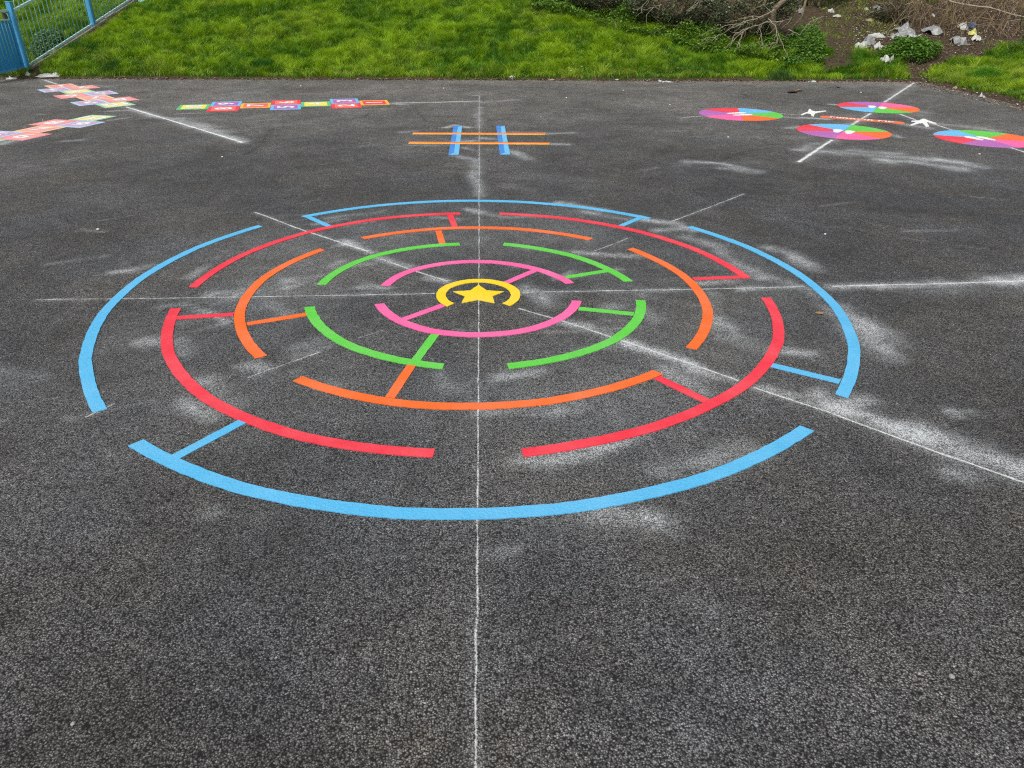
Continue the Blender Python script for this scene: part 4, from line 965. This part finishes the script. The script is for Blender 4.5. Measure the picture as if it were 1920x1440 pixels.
for A, B, nb in ((P1, P2, 17), (P2, P3, 18)):
    a = A - P1; b = B - P1; d = (b - a); L = np.linalg.norm(d[:2]); e = d / L
    a_ = a + e * .055; b_ = b - e * .055
    rail(a_ + (0, 0, HR), b_ + (0, 0, HR), .020, .020, M['pale_metal'], fence, 'top_rail')
    rail(a_ + (0, 0, .07), b_ + (0, 0, .07), .018, .018, M['concrete'] if False else M['pale_metal'], fence, 'bottom_rail')
    # hoops: pairs of bars joined above the top rail, alternate bars plain
    step = d / (nb + 1)
    for i in range(1, nb + 1, 2):
        p = a + step * i; q = a + step * (i + 1) if i < nb else None
        if q is None:
            V, Fc = tube_geo([p + (0, 0, .05), p + (0, 0, HR)], .0098, 6); mesh('bar', V, Fc, M['teal_metal'], fence, True); continue
        r = np.linalg.norm((q - p)) / 2; m_ = (p + q) / 2; hz = HR + .10
        arc = [p + (0, 0, .05), p + (0, 0, hz)] + [m_ + (p - m_) * math.cos(t) + np.array([0, 0, hz + r * 1.0 * math.sin(t)]) for t in np.linspace(.35, math.pi - .35, 6)] + [q + (0, 0, hz), q + (0, 0, .05)]
        V, Fc = tube_geo(arc, .0098, 6); mesh('hoop_bar', V, Fc, M['teal_metal'], fence, True)
# concrete edging stones under the fence
for A, B, lab in ((P1, P2, 'lower'), (P2, P3, 'upper')):
    nst = 5
    for i in range(nst):
        t0, t1 = i / nst, (i + 1) / nst
        a = A + (B - A) * t0; b = A + (B - A) * t1; c = (a + b) / 2 - P1; d = (b - a) * .485
        c[2] = max(c[2], float(terrain(*(((a + b) / 2)[:2])) - P1[2])) + rng.uniform(-.01, .01)
        s_ = np.cross(d / np.linalg.norm(d), [0, 0, 1]); u = np.cross(s_, d / np.linalg.norm(d))
        V, Fc = box_geo(c + s_ * .045 - (0, 0, .01), d, s_ * .028, u * .05); o = mesh('edging_stone', V, Fc, M['concrete'], fence)
        md = o.modifiers.new('bevel', 'BEVEL'); md.width = .008; md.segments = 2

gdir = np.array([0.01, -1.0, 0]); 
gate = tag(empty('gate', P1 + gdir * .12), 'turquoise barred gate backed by scratched blue sheet beside the blue post', 'gate')
GW = 1.15; zb = 0.06
def gp(s_, z, off=0.0): return np.array([gdir[0] * s_ + off, gdir[1] * s_, z])
rail(gp(0, HR + .02), gp(GW, HR + .02), .018, .018, M['pale_metal'], gate, 'top_rail')
rail(gp(0, HR - .13), gp(GW, HR - .13), .014, .010, M['pale_metal'], gate, 'middle_rail')
rail(gp(0, zb), gp(GW, zb), .018, .018, M['blue_metal'], gate, 'bottom_rail')
for s_ in (0, GW):
    V, Fc = box_geo(gp(s_, (HR + zb) / 2), (.018, 0, 0), (0, .018, 0), (0, 0, (HR - zb) / 2 + .015)); mesh('stile', V, Fc, M['blue_metal'], gate)
for i in range(1, 10):
    V, Fc = tube_geo([gp(GW * i / 10, zb, .012), gp(GW * i / 10, HR - .13, .012)], .0075, 6); mesh('bar', V, Fc, M['teal_metal'], gate, True)
V, Fc = box_geo(gp(GW / 2, zb + .42, -.03), (.0015, 0, 0), (0, GW / 2 - .01, 0), (0, 0, .40)); mesh('backing_sheet', V, Fc, M['blue_sheet'], gate)
V, Fc = box_geo(gp(.12, HR - .06, -.005), (.02, 0, 0), (0, .055, 0), (0, 0, .052)); lk = mesh('lock_box', V, Fc, M['dark_metal'], gate)
V, Fc = tube_geo([gp(.12, HR - .03, .02), gp(.12, HR - .03, .045), gp(.12, HR - .09, .05)], .008, 6); mesh('handle', V, Fc, M['pale_metal'], lk, True)
post(gp(GW + .10, 0), HP, gate)

# ------------------------------------------------------------------ litter and small things
def crumple(name, px, py, wpx, hpx, mat, label, cat='litter', up=0.0, thick=None, flat=0.35, seed=0, grp='windblown litter', ground=False):
    b = G3(px, py); b[2] = max(b[2], 0.0)
    D = dist3(b); m_per = D / F_PX; wx = max(wpx * m_per, .02) * .86
    # foreshortening: image height stands for depth on the ground when the thing lies flat
    hz = max(hpx * m_per, .01); n = 6; r = np.random.default_rng(seed + int(px))
    V = []
    for j in range(n):
        for i in range(n):
            u = i / (n - 1) - .5; v = j / (n - 1) - .5
            ex = 1 - .25 * abs(2 * v) ** 2 * r.random() ; ey = 1 - .3 * abs(2 * u) ** 2 * r.random()
            z = min(hz, .12) * .6 * (1 - (2 * max(abs(u), abs(v))) ** 2) + abs(r.normal(0, min(hz, .2) * .28))
            V.append((u * wx * ex + r.normal(0, wx * .045), v * max(hz * 1.6, wx * .45) * ey + r.normal(0, wx * .045), max(z, 0) + .004))
    Fc = [(j * n + i, j * n + i + 1, (j + 1) * n + i + 1, (j + 1) * n + i) for j in range(n - 1) for i in range(n - 1)]
    # closed underside
    o_ = len(V); V += [(x_, y_, max(z_ - .006, 0.001)) for x_, y_, z_ in V]
    Fc += [tuple(reversed([k + o_ for k in f])) for f in Fc[:(n - 1) ** 2]]
    rim = [i for i in range(n)] + [j * n + n - 1 for j in range(1, n)] + [(n - 1) * n + i for i in range(n - 2, -1, -1)] + [j * n for j in range(n - 2, 0, -1)]
    Fc += [(rim[(k + 1) % len(rim)], rim[k], rim[k] + o_, rim[(k + 1) % len(rim)] + o_) for k in range(len(rim))]
    o = mesh(name, V, Fc, M[mat]); o.location = (b[0], b[1], b[2] + up); o.rotation_euler = (0, 0, r.uniform(-.4, .4) if not ground else 0)
    e = 0.12
    if b[2] > .03:
        sx = float(terrain(b[0] + e, b[1]) - terrain(b[0] - e, b[1])) / (2 * e); sy = float(terrain(b[0], b[1] + e) - terrain(b[0], b[1] - e)) / (2 * e)
        o.rotation_euler = Vector((-sx, -sy, 1)).to_track_quat('Z', 'Y').to_euler()
    return tag(o, label, cat, grp)
LIT = [
 ('plastic_wrapper', 92, 142.5, 40, 4, 'plastic_white', 'long crumpled white plastic wrapper at the tarmac corner beside the fence post'),
 ('paper_scrap', 22, 149, 15, 3, 'plastic_white', 'white paper scrap on the tarmac below the blue gate'),
 ('paper_scrap', 54, 142, 8, 5, 'plastic_white', 'small pale scrap between the gate post and the long wrapper'),
 ('paper_scrap', 101, 101, 13, 9, 'plastic_white', 'torn white paper leaning at the foot of the lower fence panel'),
 ('paper_scrap', 52, 119, 7, 9, 'plastic_white', 'white scrap caught at the foot of the near blue post'),
 ('plastic_sheet', 272, 6, 26, 10, 'plastic_turquoise', 'crumpled turquoise plastic sheet at the top of the bank by the fence'),
 ('plastic_strip', 312, 2, 30, 4, 'plastic_white', 'pale green white strip trailing from the turquoise plastic'),
 ('paper_scrap', 308, 107, 18, 3, 'plastic_white', 'thin pale scrap lying in the middle of the left grass'),
 ('paper_scrap', 198, 57, 6, 5, 'cardboard', 'cream scrap on the grass right of the second blue post'),
 ('paper_scrap', 1119, 91, 6, 5, 'plastic_white', 'small pale scrap in the grass below the nettles'),
 ('plastic_bag', 1661, 117, 19, 12, 'plastic_white', 'crumpled white bag just below the nettle clump'),
 ('plastic_scraps', 1614, 90, 20, 12, 'plastic_white', 'heap of shredded white plastic at the left of the rubbish heap'),
 ('plastic_scraps', 1630, 82, 18, 12, 'plastic_grey', 'grey shredded plastic beside the pale board'),
 ('plastic_scraps', 1645, 92, 16, 9, 'plastic_white', 'white torn packaging left of the nettle clump'),
 ('board', 1642, 70, 28, 7, 'plastic_white', 'pale flat board lying on top of the rubbish heap'),
 ('plastic_bag', 1682, 74, 22, 13, 'plastic_grey', 'grey white crumpled bag behind the nettle clump'),
 ('plastic_sheet', 1698, 62, 26, 20, 'plastic_grey', 'large pale draped plastic sheet hanging in the brambles'),
 ('plastic_bag', 1712, 76, 14, 13, 'lilac', 'small lilac tinted bag behind the nettle clump'),
 ('plastic_bag', 1747, 62, 26, 18, 'plastic_grey', 'grey bag among bramble stems right of the draped sheet'),
 ('plastic_bag', 1797, 82, 26, 14, 'plastic_grey', 'clear grey bag low on the right of the rubbish'),
 ('plastic_bag', 1803, 54, 16, 10, 'plastic_white', 'white bag in the brambles next to the dark blue carton'),
 ('carton', 1820, 52, 8, 8, 'plastic_blue', 'small dark blue carton in the brambles'),
 ('plastic_wrapper', 1823, 66, 13, 8, 'plastic_yellow', 'yellow wrapper in the brambles below the dark blue carton'),
 ('plastic_tub', 1829, 76, 14, 8, 'plastic_white', 'white tub below the yellow wrapper'),
 ('paper_scrap', 1558, 23, 10, 6, 'plastic_white', 'white scrap at the top of the soil path'),
 ('paper_scrap', 1569, 32, 14, 4, 'plastic_white', 'flat white scrap on the soil path below a smaller scrap'),
 ('paper_scrap', 1499, 24, 8, 7, 'plastic_grey', 'pale scrap caught behind the bare branch near the tree'),
 ('cardboard_piece', 1630, 40, 13, 4, 'cardboard', 'brown cardboard piece on the soil above the pale board'),
 ('paper_scrap', 1624, 19, 6, 4, 'plastic_white', 'tiny white scrap near the top of the soil'),
 ('plastic_strip', 1644, 16, 15, 5, 'plastic_grey', 'grey plastic strip at the top of the soil'),
 ('ball', 1748, 31, 5, 5, 'stone', 'small pale round scrap high in the brambles'),
 ('paper_scrap', 1527, 122, 16, 3, 'plastic_white', 'pale scrap at the edge of the dark weeds'),
 ('paper_scrap', 1523, 153.5, 14, 2, 'plastic_white', 'thin white scrap on the tarmac edge below the soil path'),
 ('paper_scrap', 1251, 154.5, 20, 2, 'plastic_white', 'long white scrap on the tarmac edge above the leftmost wheel'),
 ('paper_scrap', 1237, 153.5, 7, 3, 'plastic_white', 'short white scrap left of the long white scrap on the tarmac edge'),
 ('paper_scrap', 1156, 150.5, 9, 2, 'plastic_white', 'white crumb on the tarmac edge below the nettles'),
 ('cardboard_piece', 1034, 151, 16, 2, 'cardboard', 'brown cardboard sliver on the tarmac edge right of the centre line'),
 ('paper_scrap', 960, 145, 12, 3, 'plastic_white', 'white scrap at the tarmac edge right of centre line'),
 ('stone', 1893, 145, 12, 9, 'cardboard', 'brown stone on the right verge'),
 ('paper_scrap', 1895, 113, 5, 4, 'plastic_white', 'white scrap at the top of the right verge'),
 ('paper_scrap', 1840, 183, 7, 5, 'plastic_white', 'white scrap at the tarmac edge on the right verge'),
 ('paper_scrap', 1790, 167, 8, 4, 'cardboard', 'pale brown scrap at the corner of the right verge'),
]
for i, (nm, px, py, wp, hp, mt, lb) in enumerate(LIT): crumple(nm, px, py, wp, hp, mt, lb, seed=i)

def pebble(px, py, dia, label, mat='stone', flat=0.5):
    g = G(px, py); D = dist3((*g, 0)); r = dia * D / F_PX / 2 * 0.72
    bm_v = []; Fc = []; n = 8; q = np.random.default_rng(int(px * 7 + py))
    rings = [(.75, 0), (1, .35), (.7, .8)]
    for rr_, zz_ in rings:
        for k in range(n):
            t = 2 * math.pi * k / n; f = rr_ * (1 + q.normal(0, .1)); bm_v.append((r * f * math.cos(t), r * f * math.sin(t), r * zz_ * flat * 2))
    bm_v.append((0, 0, r * flat * 2))
    for j in range(2):
        for k in range(n): Fc.append((j * n + k, j * n + (k + 1) % n, (j + 1) * n + (k + 1) % n, (j + 1) * n + k))
    for k in range(n): Fc.append((2 * n + k, 2 * n + (k + 1) % n, 3 * n))
    o = mesh('pebble', bm_v, Fc, M[mat]); o.location = (*g, 0.0015)
    return tag(o, label, 'pebble', 'pale bits lying on the tarmac')
for a_ in [(184, 431, 7, 'largest white pebble on the tarmac left of the maze'), (417, 295, 5, 'white pebble between the corner hopscotch chalk line and the maze'), (1547, 440, 6, 'white pebble right of the upper right blue arc'),
           (1365, 258, 5, 'white pebble below the leftmost wheel'), (1169, 170, 4, 'white pebble near the grass right of the centre line'), (1256, 197, 4, 'white pebble left of the leftmost wheel'), (1062, 184, 4, 'white pebble right of the far end of the centre line'),
           (832, 166, 4, 'white pebble left of the far end of the centre line'), (564, 162, 4, 'white pebble above the middle hopscotch'), (1014, 220, 3, 'tiny pebble above the right end of the hash grid'), (1784, 1270, 12, 'pale pebble in the lower right foreground'),
           (1614, 174, 4, 'white pebble above the far wheel'), (1836, 290, 5, 'pale pebble below the wheel at the right picture edge'), (1473, 605, 0.1, None), (858, 646, 3, 'tiny white pebble inside the near pink arc'),
           (80, 226, 3, 'tiny pale pebble left of the hopscotch at the left edge'), (138, 1358, 10, 'grey pebble in the lower left foreground'), (1900, 1160, 5, 'pale pebble near the right edge of the foreground')]:
    if a_[3]: pebble(*a_, mat='grey_stone' if a_[1] > 1000 else 'stone')
def leaf_obj(px, py, wpx, label, mat, curl=.3):
    g = G(px, py); D = dist3((*g, 0)); L = wpx * D / F_PX; V = []; n = 9
    for i in range(n):
        t = i / (n - 1); wv = math.sin(math.pi * min(t * 1.05, 1)) ** .8 * L * .28 + .001
        z = .004 + curl * L * .4 * (t - .5) ** 2
        V += [(L * (t - .5), -wv, z + wv * curl), (L * (t - .5), 0, z), (L * (t - .5), wv, z + wv * curl)]
    Fc = []
    for i in range(n - 1):
        for k in range(2): Fc.append((i * 3 + k, (i + 1) * 3 + k, (i + 1) * 3 + k + 1, i * 3 + k + 1))
    o = mesh('fallen_leaf', V, Fc, M[mat]); o.location = (*g, .001); md = o.modifiers.new('thick', 'SOLIDIFY'); md.thickness = .001
    return tag(o, label, 'leaf', 'fallen leaves on the tarmac')
leaf_obj(1537, 588.5, 17, 'brown leaf between the red arc and the right blue arc', 'brown_leaf', .15)
leaf_obj(1486, 174.5, 20, 'dark curled leaf on the tarmac near the grass above the wheels', 'dark_leafy', .5)
leaf_obj(1498, 171.5, 13, 'paler curled leaf touching the dark leaf near the grass', 'brown_leaf', .6)
leaf_obj(1572, 164.5, 9, 'small dark leaf on the tarmac above the far wheel', 'dark_leafy', .4)
def daisy(px, py, label):
    b = G3(px, py); root = tag(empty('daisy', b), label, 'daisy', 'daisies in the grass')
    V, Fc = tube_geo([(0, 0, 0), (.004, 0, .05), (0, 0, .10)], .0015, 4); mesh('stem', V, Fc, M['mint'], root)
    V = [(0, 0, .104)] + [((.016 if k % 2 else .021) * math.cos(k * math.pi / 9), (.016 if k % 2 else .021) * math.sin(k * math.pi / 9), .100 + (.004 if k % 2 else 0)) for k in range(18)]
    mesh('petals', V, [(0, 1 + k, 1 + (k + 1) % 18) for k in range(18)], M['white'], root)
    V = [(0, 0, .110)] + [(.006 * math.cos(k * math.pi / 4), .006 * math.sin(k * math.pi / 4), .106) for k in range(8)]
    mesh('centre', V, [(0, 1 + k, 1 + (k + 1) % 8) for k in range(8)], M['yellow'], root)
for px, py, lb in [(1066, 138, 'left daisy of a pair at the grass edge right of the centre line'), (1070, 143, 'right lower daisy of a pair at the grass edge right of the centre line'), (1090, 135, 'daisy a little right of the daisy pair'), (1270, 138, 'daisy near the grass edge above the leftmost wheel')]:
    daisy(px, py, lb)
